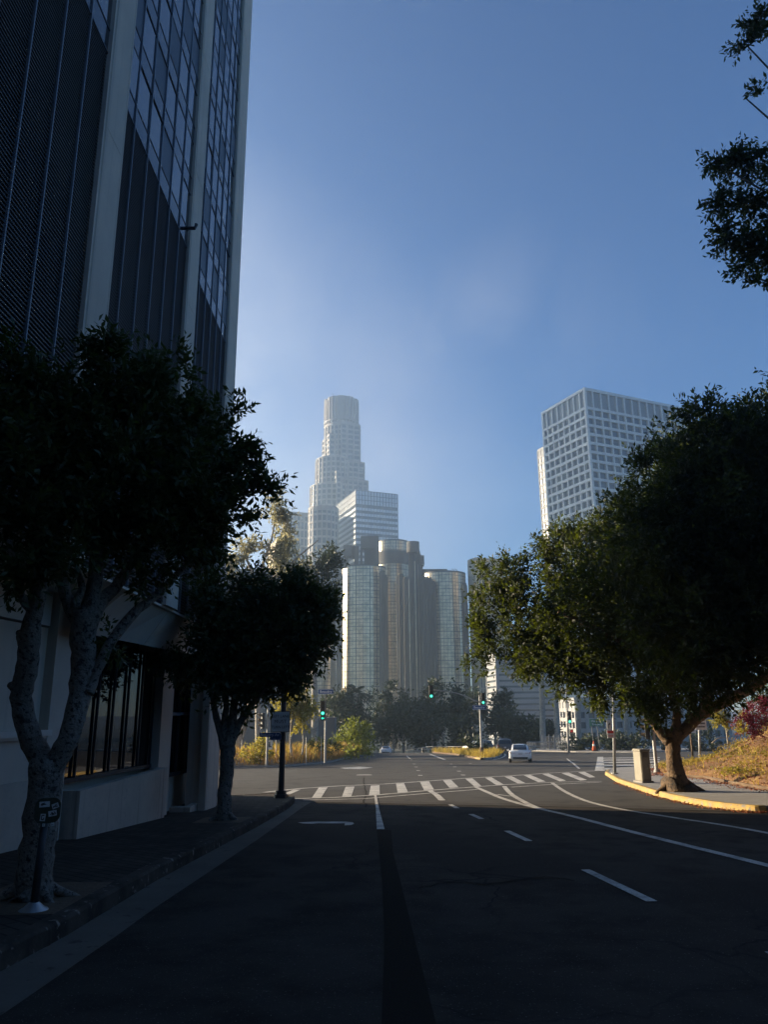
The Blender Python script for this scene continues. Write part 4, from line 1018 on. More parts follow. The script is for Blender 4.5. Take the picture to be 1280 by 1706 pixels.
# -- signal A: far left corner, green ball over green left arrow
def signal_a():
    Y = 57.0; b = D(542, 1256, Y); zb = H(b[0], b[1]) + .8
    t = thing('traffic_signal', 'far left corner signal with green ball above green arrow and blue name sign', 'traffic signal', (b[0], b[1], zb - .5), 'traffic signals at the junction')
    top = D(541.5, 1150, Y); pole(t, (b[0], b[1], zb - .5), (b[0], b[1], D(542, 1200, Y)[2]), .085, .075, 'pole', flange=False)
    q = MB(); q.tube([(b[0], b[1], D(542, 1200, Y)[2]), (b[0], b[1], top[2])], .035, 8); ob('sign_mast', q, M['poledark'], t)
    c = D(538.5, 1184, Y); signal_head(t, (c[0], c[1] - .25, c[2]), PI, .355, {2: 'green', 3: 'arrow'}, 4)
    q = MB(); q.box(((c[0] + b[0]) / 2, c[1] - .1, c[2] - .4), (abs(b[0] - c[0]) + .1, .2, .06)); ob('bracket', q, M['poledark'], t)
    s = D(543, 1152.3, Y); street_name(t, 'Beaudry', (s[0], s[1] - .06, s[2]), pw(24, Y), pw(7.4, Y))
signal_a()
# -- signal C+D: island pole with mast arm
def signal_island():
    Y = 78.0; b = D(803.5, 1258, Y); zb = H(b[0], b[1]) + .16
    t = thing('traffic_signal', 'island traffic signal with a curved mast arm, two green lights and blue name sign', 'traffic signal', (b[0], b[1], zb), 'traffic signals at the junction')
    k = D(796.5, 1162, Y)
    pole(t, (b[0], b[1], zb), (b[0], b[1], D(800, 1158, Y)[2]), .13, .09, 'pole')
    q = MB(); pts = [(b[0], b[1], D(797, 1170, Y)[2])] + [tuple(D(x, y, Y)) for x, y in ((790, 1167), (778, 1160.5), (764, 1155.5), (750, 1152.5), (735, 1150.5), (718, 1149))]
    q.tube(pts, [.07, .065, .06, .055, .05, .045, .04], 8); ob('mast_arm', q, M['pole'], t, True)
    q = MB(); q.tube([(b[0], b[1], D(797, 1160, Y)[2]), tuple(D(778, 1160, Y))], .02, 6); ob('tie_rod', q, M['poledark'], t)
    c = D(718.5, 1152.5, Y); signal_head(t, (c[0], c[1] - .2, c[2]), PI, .43, {2: 'green'}, 3)
    c = D(804.5, 1164, Y); signal_head(t, (c[0], c[1] - .3, c[2]), PI, .38, {2: 'green'}, 3)
    q = MB(); q.box(((c[0] + b[0]) / 2, c[1] - .1, c[2]), (.4, .25, .06)); ob('bracket', q, M['poledark'], t)
    s = D(798.5, 1178.5, Y); street_name(t, 'Beaudry', (s[0], s[1] - .18, s[2]), pw(21, Y), pw(6.6, Y))
    q = MB(); q.box((b[0] + .25, b[1] - .05, D(803, 1186, Y)[2]), (.35, .25, .35)); ob('push_box', q, M['signal'], t)
    q = MB(); q.prism(ring((b[0], b[1]), .2, 10), zb, zb + .9); ob('rusty_sleeve', q, M['barkbrown'], t)
signal_island()
# -- signal E: far right corner
def signal_e():
    Y = 96.0; b = D(948.5, 1254, Y); zb = H(b[0], b[1]) + .1
    t = thing('traffic_signal', 'slim signal beside the curved railing showing green with a red hand below', 'traffic signal', (b[0], b[1], zb), 'traffic signals at the junction')
    tp = D(941.5, 1150, Y); q = MB(); q.tube([(b[0], b[1], zb), (tp[0] + .2, b[1], tp[2])], [.15, .10], 12); ob('pole', q, M['pole'], t, True)
    c = D(948, 1195, Y); signal_head(t, (c[0], c[1] - .3, c[2]), PI, .49, {2: 'green'}, 3)
    c = D(951.5, 1218, Y); signal_head(t, (c[0], c[1] - .3, c[2]), PI, .42, {0: 'red'}, 1)
    q = MB(); q.box((c[0] - .15, c[1] - .1, D(948, 1208, Y)[2]), (.5, .3, .07)); ob('bracket', q, M['poledark'], t)
signal_e()
# -- signal B: seen from the side behind the left street tree
def signal_b():
    Y = 56; b = D(444.3, 1272, Y); zb = H(b[0], b[1]) + .4
    t = thing('traffic_signal', 'traffic signal on the left facing along the side street with sunlit visors', 'traffic signal', (b[0], b[1], zb - .3), 'traffic signals at the junction')
    pole(t, (b[0], b[1], zb - .3), (b[0], b[1], D(447, 1180, Y)[2]), .085, .08, 'pole', flange=False)
    c = D(438, 1201, Y); signal_head(t, tuple(c), R(-115), .36, {}, 3, 'signal', 'signalback')
    q = MB(); q.box((c[0] + .2, c[1] + .05, c[2]), (.55, .06, .06)); ob('bracket', q, M['poledark'], t)
    c = D(449, 1241, Y); m = MB(); m.box(tuple(c), (.40, .06, .62)); o = ob('crossing_plate', m, M['white'], t)
    m = MB(); m.box((c[0], c[1] - .04, c[2] + .05), (.09, .02, .34), tilt=0); m.box((c[0] + .06, c[1] - .04, c[2] - .12), (.2, .02, .06)); ob('symbol', m, M['ink'], o)
signal_b()
# -- signal G: by the right tree, lenses facing the side street
def signal_g():
    Y = 38; b = D(1094.5, 1279, Y); zb = H(b[0], b[1]) + SW
    t = thing('traffic_signal', 'traffic signal close behind the leaning right tree trunk with its visors turned away', 'traffic signal', (b[0], b[1], zb), 'traffic signals at the junction')
    pole(t, (b[0], b[1], zb), (b[0], b[1], D(1087, 1204, Y)[2]), .085, .08, 'pole')
    c = D(1079, 1214, Y); signal_head(t, tuple(c), R(-70), .33, {}, 3, 'signal', 'signalback')
    q = MB(); q.box((c[0] + .15, c[1], c[2]), (.4, .06, .06)); ob('bracket', q, M['poledark'], t)
signal_g()
# -- LEFT LANE MUST TURN LEFT sign on its thick dark pole
def turn_sign():
    b = P(468, 1329.5, SW); Y = b[1]
    t = thing('street_pole', 'thick dark street pole on the left pavement corner carrying a lane sign', 'street pole', tuple(b))
    q = MB(); tp = D(474, 1060, Y); q.tube([b, (b[0] + .02, b[1], tp[2])], [.088, .075], 16); smooth_angle(ob('pole', q, M['poledark'], t))
    q = MB(); q.prism(ring((b[0], b[1]), .19, 8), b[2], b[2] + .10); q.prism(ring((b[0], b[1]), .15, 8), b[2] + .10, b[2] + .2); ob('base_flange', q, M['poledark'], t)
    c = D(467.3, 1202.3, Y - .16); w_ = pw(30.5, Y); h_ = pw(32.5, Y)
    s = thing('lane_sign', 'square white sign reading LEFT LANE MUST TURN LEFT on the thick dark pole', 'traffic sign', (c[0], c[1], c[2] - h_ / 2))
    m = MB(); m.box(tuple(c), (w_, .012, h_)); o = ob('panel', m, M['ink'], s)
    m = MB(); m.box((c[0], c[1] - .009, c[2]), (w_ * .93, .008, h_ * .93)); face = ob('face', m, M['white'], o)
    for txt, dz, sz in (('LEFT LANE', .25, .19), ('MUST', 0, .235), ('TURN LEFT', -.26, .19)):
        text('lettering', txt, h_ * sz * (.94 if len(txt) > 5 else 1), (c[0], c[1] - .016, c[2] + dz * h_), 0, M['ink'], s, .003, space=1.06 if len(txt) < 5 else .98)
    m = MB(); 
    for dz in (.2, -.2): m.box((c[0], c[1] + .04, c[2] + dz), (.24, .07, .04))
    ob('clamp', m, M['poledark'], s)
    a = D(449.5, 1224.3, Y - .14)
    s = thing('street_name_sign', 'dark blue street name plates reading Beaudry Av under the lane sign', 'street sign', (a[0], a[1], a[2] - .1))
    m = MB(); m.box(tuple(a), (pw(33, Y), .02, pw(6.5, Y))); o = ob('panel', m, M['blue'], s)
    text('lettering', 'Beaudry Av', pw(6.4, Y), (a[0], a[1] - .013, a[2]), 0, M['letter'], s, .002)
    a2 = D(459.5, 1228.5, Y - .12); m = MB(); m.box(tuple(a2), (pw(18, Y), .02, pw(7.6, Y))); ob('panel', m, M['blue'], s)
    m = MB(); m.box((b[0] - .1, a[1] + .05, a[2]), (.2, .05, .05)); ob('clamp', m, M['poledark'], s)
turn_sign()
# -- slim pole with two plates on the right pavement corner
def sign_pole_right():
    b = P(1025, 1289.5, SW); Y = b[1]; tp = D(1014.5, 1150, Y)
    t = thing('sign_pole', 'slim leaning pole at the right kerb corner with white arrow and red-white plates', 'sign pole', tuple(b))
    q = MB(); q.tube([b, (tp[0] + .22, b[1], tp[2])], [.075, .055], 12); ob('pole', q, M['pole'], t, True)
    q = MB(); q.cyl((b[0], b[1]), .16, b[2], b[2] + .06, 12); ob('base_flange', q, M['pole'], t)
    c = D(1015.3, 1208.3, Y - .1); m = MB(); m.box(tuple(c), (pw(6.6, Y), .02, pw(15.5, Y))); o = ob('arrow_plate', m, M['white'], t); o['label'] = 'white plate with a black arrow'
    w_ = pw(6.6, Y); hh = pw(15.5, Y); y = c[1] - .018
    m = MB(); pts = [(-.2, -.32), (-.2, .05), (.12, .22), (.12, .34), (.34, .12), (.12, -.02), (.12, .1), (-.05, .0), (-.05, -.32)]
    m.add([(c[0] + u * w_, y, c[2] + v * hh) for u, v in pts], [tuple(range(9))]); ob('symbol', m, M['ink'], o)
    c = D(1017.8, 1223.2, Y - .1); w_ = pw(10.4, Y); hh = pw(11.6, Y)
    m = MB(); m.box(tuple(c), (w_, .02, hh)); o = ob('parking_plate', m, M['white'], t); o['label'] = 'red and white parking plate'
    m = MB(); m.box((c[0], c[1] - .014, c[2] + hh * .3), (w_ * .96, .008, hh * .36)); m.box((c[0], c[1] - .014, c[2] - hh * .14), (w_ * .8, .008, hh * .08)); m.box((c[0], c[1] - .014, c[2] - hh * .34), (w_ * .7, .008, hh * .08)); ob('symbol', m, M['signred'], o)
sign_pole_right()
# -- two yellowish notice boards beyond the trunk
def notice(px0, px1, y0, y1, pxb, yb, Y, label, pm, rows):
    c = D((px0 + px1) / 2, (y0 + y1) / 2, Y); b = D(pxb, yb, Y); w_, h_ = pw(px1 - px0, Y), pw(y1 - y0, Y)
    zb = H(b[0], b[1]) + .2
    t = thing('road_sign', label, 'road sign', (b[0], b[1], zb)); q = MB(); q.tube([(b[0], b[1], zb), (c[0] - .02, b[1], c[2] + h_ / 2)], [.075, .06], 10); ob('post', q, M[pm], t, True)
    m = MB(); m.box((c[0], c[1] - .09, c[2]), (w_, .02, h_)); o = ob('panel', m, M['white'], t)
    m = MB(); rr = random.Random(len(label))
    for i in range(rows):
        z = c[2] + h_ * (.30 - .6 * i / max(1, rows - 1)); x = c[0] - w_ * .38
        while x < c[0] + w_ * .34:
            ww = rr.uniform(.04, .07) * w_; m.box((x + ww / 2, c[1] - .103, z), (ww, .006, h_ * .10)); x += ww * 1.5
    ob('small_print', m, M['ink'], o)
notice(1158, 1176, 1190, 1215, 1165.5, 1258, 46, 'larger pale road sign on a white post at the foot of the grassy hillside', 'pole', 4)
notice(1144, 1158.5, 1203, 1220.5, 1154.5, 1257, 52, 'smaller pale road sign on a rust brown post left of its neighbour', 'barkbrown', 3)
# -- tilted green freeway sign
def freeway_sign():
    Y = 105; c = D(994.5, 1204, Y); t = thing('freeway_sign', 'tilted green freeway direction sign on two thin legs in the far undergrowth', 'road sign', (c[0], Y, H(c[0], Y)))
    w_, h_ = pw(22, Y), pw(11, Y); m = MB(); m.box(tuple(c), (w_, .06, h_)); o = ob('panel', m, M['signgreen'], t)
    text('lettering', 'Harbor', h_ * .46, (c[0] - .1, c[1] - .05, c[2] + h_ * .22), 0, M['letter'], t, .01); text('lettering', 'Freeway', h_ * .46, (c[0] + .1, c[1] - .05, c[2] - h_ * .24), 0, M['letter'], t, .01)
    for x in (-.5, .25):
        q = MB(); q.tube([(c[0] + x, Y + .1, H(c[0], Y) - .1), (c[0] + x - .2, Y + .1, c[2] + .4)], .06, 8); ob('leg', q, M['poledark'], t)
freeway_sign()
# -- utility cabinet
def cabinet():
    a, b = P(1066.5, 1304.6, SW), P(1084.5, 1304.2, SW); zt = D(1066, 1249, a[1])[2]; w_ = b[0] - a[0]
    w_ *= .92; cx, cy = (a[0] + b[0]) / 2 + .02, a[1] + .26; az = R(-14)
    t = thing('utility_cabinet', 'tall narrow beige utility cabinet on the right pavement next to the tree', 'utility cabinet', (cx, cy, a[2]))
    h_ = zt - a[2]; m = MB(); m.box((cx, cy, a[2] + h_ / 2), (w_, .5, h_ - .1), az); o = ob('housing', m, M['cabinet'], t); bevel(o, .04, 3)
    m = MB(); m.box((cx, cy, zt - .03), (w_ + .04, .54, .1), az); o2 = ob('lid', m, M['cabinet'], t); bevel(o2, .045, 3)
    m = MB(); m.box((cx, cy, a[2] + .03), (w_ + .08, .58, .07), az); ob('plinth', m, M['concrete'], t)
    q = Vector((math.sin(az), math.cos(az))); f = Vector((cx, cy)) - q * .255
    m = MB(); m.box((f.x, f.y, a[2] + h_ * .5), (w_ * .84, .012, h_ * .80), az); d = ob('door', m, M['cabinet'], t); bevel(d, .008, 2)
    m = MB(); m.box((f.x + w_ * .28, f.y - .03, a[2] + h_ * .5), (.03, .03, .14), az); ob('handle', m, M['alu'], d)
    m = MB()
    for k in range(6): m.box((f.x, f.y - .012, a[2] + h_ * .78 + k * .03), (w_ * .5, .012, .012), az)
    ob('vent', m, M['ink'], d)
cabinet()
# -- orange delineator
def delineator():
    Y = 102; b = D(991, 1253, Y); z = H(b[0], b[1]) + .15; b = (b[0], b[1], z)
    t = thing('traffic_cone', 'tall orange traffic cone with a pale band in front of the far undergrowth', 'traffic cone', b)
    m = MB(); m.tube([b, (b[0], b[1], z + 1.25)], [.30, .06], 14); ob('cone', m, M['orange'], t, True)
    m = MB(); m.tube([(b[0], b[1], z + .62), (b[0], b[1], z + .86)], [.188, .14], 14, caps=False); ob('band', m, M['white'], t, True)
    m = MB(); m.box((b[0], b[1], z + .04), (.85, .85, .08)); ob('foot', m, M['signal'], t)
delineator()
# -- metre-like post with stickers beside the first tree
def sticker_post():
    b = P(55, 1517, SW); t = thing('kerbside_post', 'leaning dark post with a round-cornered plate covered in stickers by the nearest trunk', 'post', tuple(b))
    Y = b[1]; top = D(76, 1352, Y - .02); c = D(79, 1350, Y - .06)
    q = MB(); q.tube([b, top], [.037, .034], 14); ob('pole', q, M['poledark'], t, True)
    # dome foot
    pr = [(.0, .085), (.03, .08), (.055, .062), (.09, .03), (.125, .012), (.135, 0)]; vs = []; fs = []; n = 24
    for r, z in pr: vs += [(b[0] + r * math.cos(2 * PI * k / n), b[1] + r * math.sin(2 * PI * k / n), b[2] + z) for k in range(n)]
    for i in range(len(pr) - 1): fs += [(i * n + k, (i + 1) * n + k, (i + 1) * n + (k + 1) % n, i * n + (k + 1) % n) for k in range(n)]
    q = MB(); q.add(vs, fs); ob('dome_foot', q, M['alu'], t, True)
    az = R(-22); w_ = pw(36, Y) * 1.03; h_ = pw(37, Y)
    ux0 = Vector((math.cos(az), -math.sin(az), 0)); f0 = Vector((-math.sin(az), -math.cos(az), 0)); rp_ = []
    for cx_, cz_, a0 in ((1, 1, 0), (-1, 1, 90), (-1, -1, 180), (1, -1, 270)):
        for k in range(7):
            a_ = R(a0 + 15 * k); rp_.append((cx_ * (w_ / 2 - .07) + .07 * math.cos(a_), cz_ * (h_ / 2 - .07) + .07 * math.sin(a_)))
    n_ = len(rp_); q = MB(); q.add([tuple(Vector(c) + ux0 * u + Vector((0, 0, v)) + f0 * o_) for o_ in (.015, -.015) for u, v in rp_], [tuple(range(n_))[::-1], tuple(range(n_, 2 * n_))] + [(i, (i + 1) % n_, n_ + (i + 1) % n_, n_ + i) for i in range(n_)]); pl = ob('plate', q, M['olive'], t)
    bevel(pl, .003, 2)
    ux = Vector((math.cos(az), -math.sin(az), 0)); f = Vector((-math.sin(az), -math.cos(az), 0))
    def onp(u, v, o=.0165): return Vector(c) + ux * u * w_ + Vector((0, 0, v * h_)) + f * o
    def stk(u, v, sw, sh, tilt, art):
        q = MB(); ca, sa = math.cos(tilt), math.sin(tilt); g = lambda a, b_, o: onp(u + (a * ca - b_ * sa), v + (a * sa + b_ * ca), o)
        q.add([tuple(g(a, b_, o)) for o in (.0165, .0182) for a, b_ in ((-sw / 2, -sh / 2), (sw / 2, -sh / 2), (sw / 2, sh / 2), (-sw / 2, sh / 2))], [(4, 5, 6, 7), (0, 4, 7, 3), (1, 2, 6, 5), (0, 1, 5, 4), (3, 7, 6, 2)])
        o_ = ob('sticker', q, M['white'], t); q = MB()
        for x0, y0, x1, y1, th in art:
            d = Vector((x1 - x0, y1 - y0)).normalized() * th / 2; n_ = Vector((-d.y, d.x))
            q.add([tuple(g(a * sw, b_ * sh, .0192)) for a, b_ in ((x0 - n_.x, y0 - n_.y), (x1 - n_.x, y1 - n_.y), (x1 + n_.x, y1 + n_.y), (x0 + n_.x, y0 + n_.y))], [(0, 1, 2, 3)])
        ob('scribble', q, M['ink'], o_)
    rr = random.Random(9)
    def scr(n): return [(rr.uniform(-.4, .4), rr.uniform(-.35, .35), rr.uniform(-.4, .4), rr.uniform(-.35, .35), rr.uniform(.06, .14)) for _ in range(n)]
    stk(-.14, .25, .40, .22, .03, scr(7)); stk(.28, .17, .26, .20, .35, scr(6)); stk(.20, -.12, .32, .22, .16, scr(7)); stk(-.16, -.26, .20, .28, -.08, [(-.2, .3, .25, .3, .16), (-.25, .3, -.25, -.3, .16), (-.2, -.3, .2, -.3, .16), (.2, -.3, .2, -.02, .16)])
    stk(-.10, -.56, .11, .11, .0, scr(2)); stk(.24, -.55, .13, .13, .1, scr(2))
sticker_post()
# -- manhole cover in the junction
def manhole():
    p = P(607, 1291.5); m = MB(); m.cyl((p[0], p[1]), .42, H(p[0], p[1]) + .001, H(p[0], p[1]) + .016, 28)
    for k in range(-3, 4): m.box((p[0] + k * .1, p[1], H(p[0], p[1]) + .018), (.03, .6 - abs(k) * .09, .006))
    T(ob('manhole_cover', m, M['concrete']), 'pale round manhole cover set in the middle of the junction', 'manhole cover')
manhole()
# -- railings
def railing(name, label, pts, h, post_step, m, rails=(1.0, .5), balus=None, group=None):
    p0 = pts[0]; t = thing(name, label, 'railing', p0, group); q = MB()
    for r in rails: q.tube([(p[0], p[1], p[2] + h * r) for p in pts], .05, 8)
    ob('rail', q, M[m], t)
    q = MB()
    for a, b in zip(pts[:-1], pts[1:]):
        n = max(1, int((Vector(b) - Vector(a)).length / post_step))
        for k in range(n): p = Vector(a).lerp(Vector(b), k / n); q.box((p.x, p.y, p.z + h / 2), (.09, .09, h))
    o = ob('posts', q, M[m], t); o['kind'] = 'stuff'
    if balus:
        q = MB()
        for a, b in zip(pts[:-1], pts[1:]):
            n = max(1, int((Vector(b) - Vector(a)).length / balus))
            for k in range(n): p = Vector(a).lerp(Vector(b), k / n); q.box((p.x, p.y, p.z + h * .5), (.03, .03, h * .9))
        o = ob('balusters', q, M[m], t); o['kind'] = 'stuff'
def onH(px, py, Y, dz=0): p = D(px, py, Y); return (p[0], p[1], p[2])
railing('railing', 'pale metal railing curving along the far right pavement behind the white car', [onH(880, 1251, 92), onH(893, 1250.3, 98), onH(907, 1249.6, 101), onH(930, 1249.8, 101), onH(950, 1250, 100)], 1.0, 2.1, 'pole', balus=.42)
railing('guard_railing', 'low bridge railing running over the crest beyond the traffic island', [onH(690, 1255.5, 112), onH(708, 1252.5, 112), onH(723, 1251.3, 111), onH(745, 1251.5, 110), onH(774, 1252, 108)], .62, 2.6, 'pole', rails=(1.0, .5))
def fence_tall():
    Y = 108; t = thing('picket_fence', 'tall thin metal fence standing behind the curved railing', 'fence', onH(904, 1250, Y)); q = MB()
    for x in np.arange(904, 958, 1.6): a = D(x, 1249, Y); b = D(x, 1227, Y); q.box((a[0], Y, (a[2] + b[2]) / 2), (.035, .035, b[2] - a[2]))
    o = ob('pickets', q, M['pole'], t); o['kind'] = 'stuff'
    for x in (906, 916.5, 925, 934, 943): a = D(x, 1249, Y); b = D(x, 1224, Y); q = MB(); q.box((a[0], Y, (a[2] + b[2]) / 2), (.13, .1, b[2] - a[2])); ob('post', q, M['pole'], t)
    q = MB(); a, b = D(904, 1227.5, Y), D(957, 1227.5, Y); q.tube([tuple(a), tuple(b)], .04, 6); ob('rail', q, M['pole'], t)
fence_tall()
# thin stakes in the left verge
for i, (px, y0, y1, Y, lb) in enumerate([(460, 1268, 1232, 60, 'thin pale stake in the dry grass right behind the lane sign pole'), (510.5, 1256, 1228, 62, 'thin stake in the dry grass left of the green bush'), (535.5, 1256, 1227, 63, 'thin stake just left of the far left signal pole'), (403, 1266, 1233, 60, 'thin stake in the verge right of the second street tree')]):
    a, b = D(px, y0, Y), D(px, y1, Y); m = MB(); m.tube([(a[0], Y, H(a[0], Y)), (b[0], Y, b[2])], .035, 6); o = ob('stake', m, M['pole']); T(o, lb, 'stake', 'thin stakes in the left verge')

# ================================================================== VEHICLES
def car(name, label, cat, rear, heading, L_, W_, Hh, paint, style='sedan', group=None):
    """rear: ground point at the centre of the rear bumper; heading: azimuth it drives towards"""
    f = Vector((math.sin(heading), math.cos(heading), 0)); r = Vector((f.y, -f.x, 0)); base = Vector(rear)
    slope = (H(rear[0] + f.x * 3, rear[1] + f.y * 3) - H(rear[0], rear[1])) / 3 if rear[1] < 108 else -.10
    t = thing(name, label, cat, tuple(base + f * L_ / 2), group)
    def pt(s, u, z): q = base + f * (s * L_) + r * (u * W_ / 2); q.z += z * Hh + s * L_ * slope; return (q.x, q.y, q.z)
    # stations: (s, half width, belt z, bottom z, nose)
    if style == 'sedan':
        st = [(0.0, .80, .50, .26), (.012, .90, .60, .20), (.05, .97, .665, .17), (.15, 1.0, .665, .15), (.35, 1.0, .65, .14), (.55, 1.0, .64, .14), (.75, .99, .62, .15), (.88, .95, .56, .16), (.96, .87, .48, .18), (1.0, .74, .40, .25)]
        cab = [(.045, .60, .672), (.12, .70, .80), (.24, .71, .94), (.40, .70, 1.0), (.52, .70, .985), (.62, .70, .90), (.72, .76, .65)]
    else:
        st = [(0.0, .88, .52, .24), (.01, .95, .58, .20), (.04, .99, .60, .18), (.2, 1.0, .60, .17), (.5, 1.0, .60, .17), (.75, .99, .58, .18), (.9, .96, .54, .19), (.97, .90, .46, .2), (1.0, .82, .40, .26)]
        cab = [(.012, .84, .60), (.045, .80, .90), (.09, .77, .985), (.25, .77, 1.0), (.45, .77, .99), (.56, .77, .95), (.68, .82, .60)]
    m = MB(); K = 12
    vs = []
    for s, w_, zt, zb in st:
        prof = [(0, zb), (w_ * .80, zb), (w_ * .97, zb + .06), (w_, (zt + zb) / 2), (w_ * .99, zt - .10), (w_ * .93, zt - .015), (w_ * .6, zt + .012), (0, zt + .02)]
        pr = prof + [(-a, b) for a, b in prof[-2:0:-1]]; K = len(pr); vs += [pt(s, u, z) for u, z in pr]
    fs = [tuple(range(K)), tuple(range((len(st) - 1) * K, len(st) * K))[::-1]]
    for i in range(len(st) - 1):
        for k in range(K): k2 = (k + 1) % K; fs.append((i * K + k, (i + 1) * K + k, (i + 1) * K + k2, i * K + k2))
    m.add(vs, fs); body = ob('body', m, M[paint], t); smooth_angle(body, 32)
    # cabin: roof shell, then glass set proud of it
    m = MB(); vs = []
    for s, w_, z in cab:
        zb = .60; w2 = min(.93, w_ + .16 * min(1, (z - .6) / .4))
        prof = [(w2, zb - .03), (w_ + .03, zb + (z - zb) * .75), (w_ * .90, z - .03), (w_ * .55, z), (0, z + .008)]
        pr = prof + [(-a, b) for a, b in prof[-2::-1]]; K = len(pr); vs += [pt(s, u, zz) for u, zz in pr]
    fs = [tuple(range(K))[::-1], tuple(range((len(cab) - 1) * K, len(cab) * K))]
    for i in range(len(cab) - 1):
        for k in range(K - 1): fs.append((i * K + k, i * K + k + 1, (i + 1) * K + k + 1, (i + 1) * K + k))
    m.add(vs, fs); ro = ob('cabin', m, M[paint], t); smooth_angle(ro, 35)
    e = .012
    def gq(name, pts_, mt='carglass'):
        q = MB(); q.add([pt(*p) for p in pts_], [tuple(range(len(pts_)))]); o = ob(name, q, M[mt], t); sd_ = o.modifiers.new('thick', 'SOLIDIFY'); sd_.thickness = .012; sd_.offset = 0; return o
    if style == 'sedan':
        gq('rear_window', [(.043, -.60, .695), (.043, .60, .695), (.115, .58, .825), (.115, -.58, .825)]); gq('rear_window', [(.115, -.58, .828), (.115, .58, .828), (.232, .56, .958), (.232, -.56, .958)])
        gq('windscreen', [(.70, -.66, .70), (.635, -.60, .915), (.635, .60, .915), (.70, .66, .70)])
        for u in (-1, 1): gq('side_window', [(.14, u * .90, .69), (.20, u * .80, .86), (.38, u * .765, .93), (.55, u * .77, .92), (.66, u * .90, .69)])
        for u in (-1, 1):
            gq('tail_light', [(-.001, u * .48, .50), (.004, u * .90, .50), (.022, u * .925, .59), (.010, u * .5, .575)], 'tail')
        gq('bumper_trim', [(-.006, -.62, .20), (-.006, .62, .20), (.0, .66, .30), (.0, -.66, .30)], 'trim'); gq('number_plate', [(-.005, -.17, .42), (-.005, .17, .42), (-.003, .17, .52), (-.003, -.17, .52)], 'plate')
    else:
        gq('rear_window', [(.010, -.70, .66), (.010, .70, .66), (.045, .66, .92), (.045, -.66, .92)])
        gq('windscreen', [(.66, -.7, .64), (.575, -.64, .92), (.575, .64, .92), (.66, .7, .64)])
        for u in (-1, 1): gq('side_window', [(.08, u * .95, .64), (.09, u * .86, .90), (.52, u * .86, .91), (.62, u * .95, .64)])
        for u in (-1, 1): gq('tail_light', [(-.004, u * .80, .44), (-.002, u * .95, .44), (.008, u * .95, .60), (.004, u * .80, .60)], 'tail')
        gq('bumper_trim', [(-.008, -.8, .18), (-.008, .8, .18), (-.006, .86, .28), (-.006, -.86, .28)], 'trim'); gq('number_plate', [(-.006, -.15, .36), (-.006, .15, .36), (-.006, .15, .46), (-.006, -.15, .46)], 'plate')
    rw = .335 if style == 'sedan' else .37
    for s in (.17, .79):
        for u in (-1, 1):
            c = Vector(pt(s, u * .88, 0)); c.z = H(c.x, c.y) + rw if rear[1] < 107 else c.z + rw
            q = MB(); q.tube([tuple(c - r * .11), tuple(c - r * .09), tuple(c + r * .09), tuple(c + r * .11)], [rw - .03, rw, rw, rw - .03], 24); wo = ob('wheel', q, M['tyre'], t); smooth_angle(wo, 50)
            q = MB(); q.tube([tuple(c + r * u * .10), tuple(c + r * u * .118)], [rw * .62, rw * .55], 16); ob('rim', q, M['rim'], wo)
    for u in (-1, 1):
        q = MB(); q.box(pt(.60, u * 1.06, .66), (.20, .12, .12), heading); mo = ob('door_mirror', q, M[paint], t); bevel(mo, .03, 2)
    return t
p = P(868, 1270); p.y = 64.5; p = D(868, 1269.5, 64.5)
car('white_sedan', 'white fastback sedan driving away across the junction on the right', 'car', (p[0], p[1], H(p[0], p[1])), R(9), 4.7, 1.86, 1.46, 'carwhite')
p = D(842.5, 1252, 97); car('dark_suv', 'dark grey sport utility vehicle ahead of the white car', 'car', (p[0], p[1], H(p[0], p[1])), R(4), 4.9, 1.95, 1.8, 'cardark', 'suv')
p = D(815, 1250, 104); car('dark_suv', 'almost hidden dark vehicle behind the island grass and signal pole', 'car', (p[0], p[1], H(p[0], p[1])), R(-35), 4.7, 1.9, 1.6, 'cardark', 'suv')
p = D(643, 1254, 122); car('distant_white_car', 'distant white car whose roof shows over the crest of the road', 'car', (p[0], p[1], D(643, 1257.5, 122)[2]), R(2), 4.5, 1.8, 1.4, 'carwhite')

# ================================================================== TREES
def _pxof(c):
    q = np.array([c[0], c[1], c[2]]) - EYE; a = q[0] * _rt + q[1] * _fw + q[2] * _up
    return CX + FPX * a[0] / a[2], CY - FPX * a[1] / a[2]
rt = random.Random(21)
def knobs(lobes, n, seed, lo=.22, hi=.42):
    """small boughs pushing out of the big masses, so the outline is uneven"""
    rr = random.Random(seed); out = list(lobes)
    for _ in range(n):
        c, r = rr.choice(lobes); d = Vector((rr.gauss(0, 1), rr.gauss(0, 1), rr.gauss(.1, .8))).normalized(); out.append((c + d * r * rr.uniform(.95, 1.18), r * rr.uniform(lo, hi)))
    return out
def tree(name, label, loc, limbs, lobes, leafm, barkm, ntwig, per, size, seed, cat='tree', group=None, n=12, **kw):
    t = thing(name, label, cat, loc, group)
    m = MB()
    for pts, rs in limbs: m.tube(pts, rs, n, jitter=.05, rng=rt)
    tr = ob('trunk', m, M[barkm], t, True)
    leaves_mesh('crown', lobes, ntwig, per, size, M[leafm], t, seed, **kw); return t
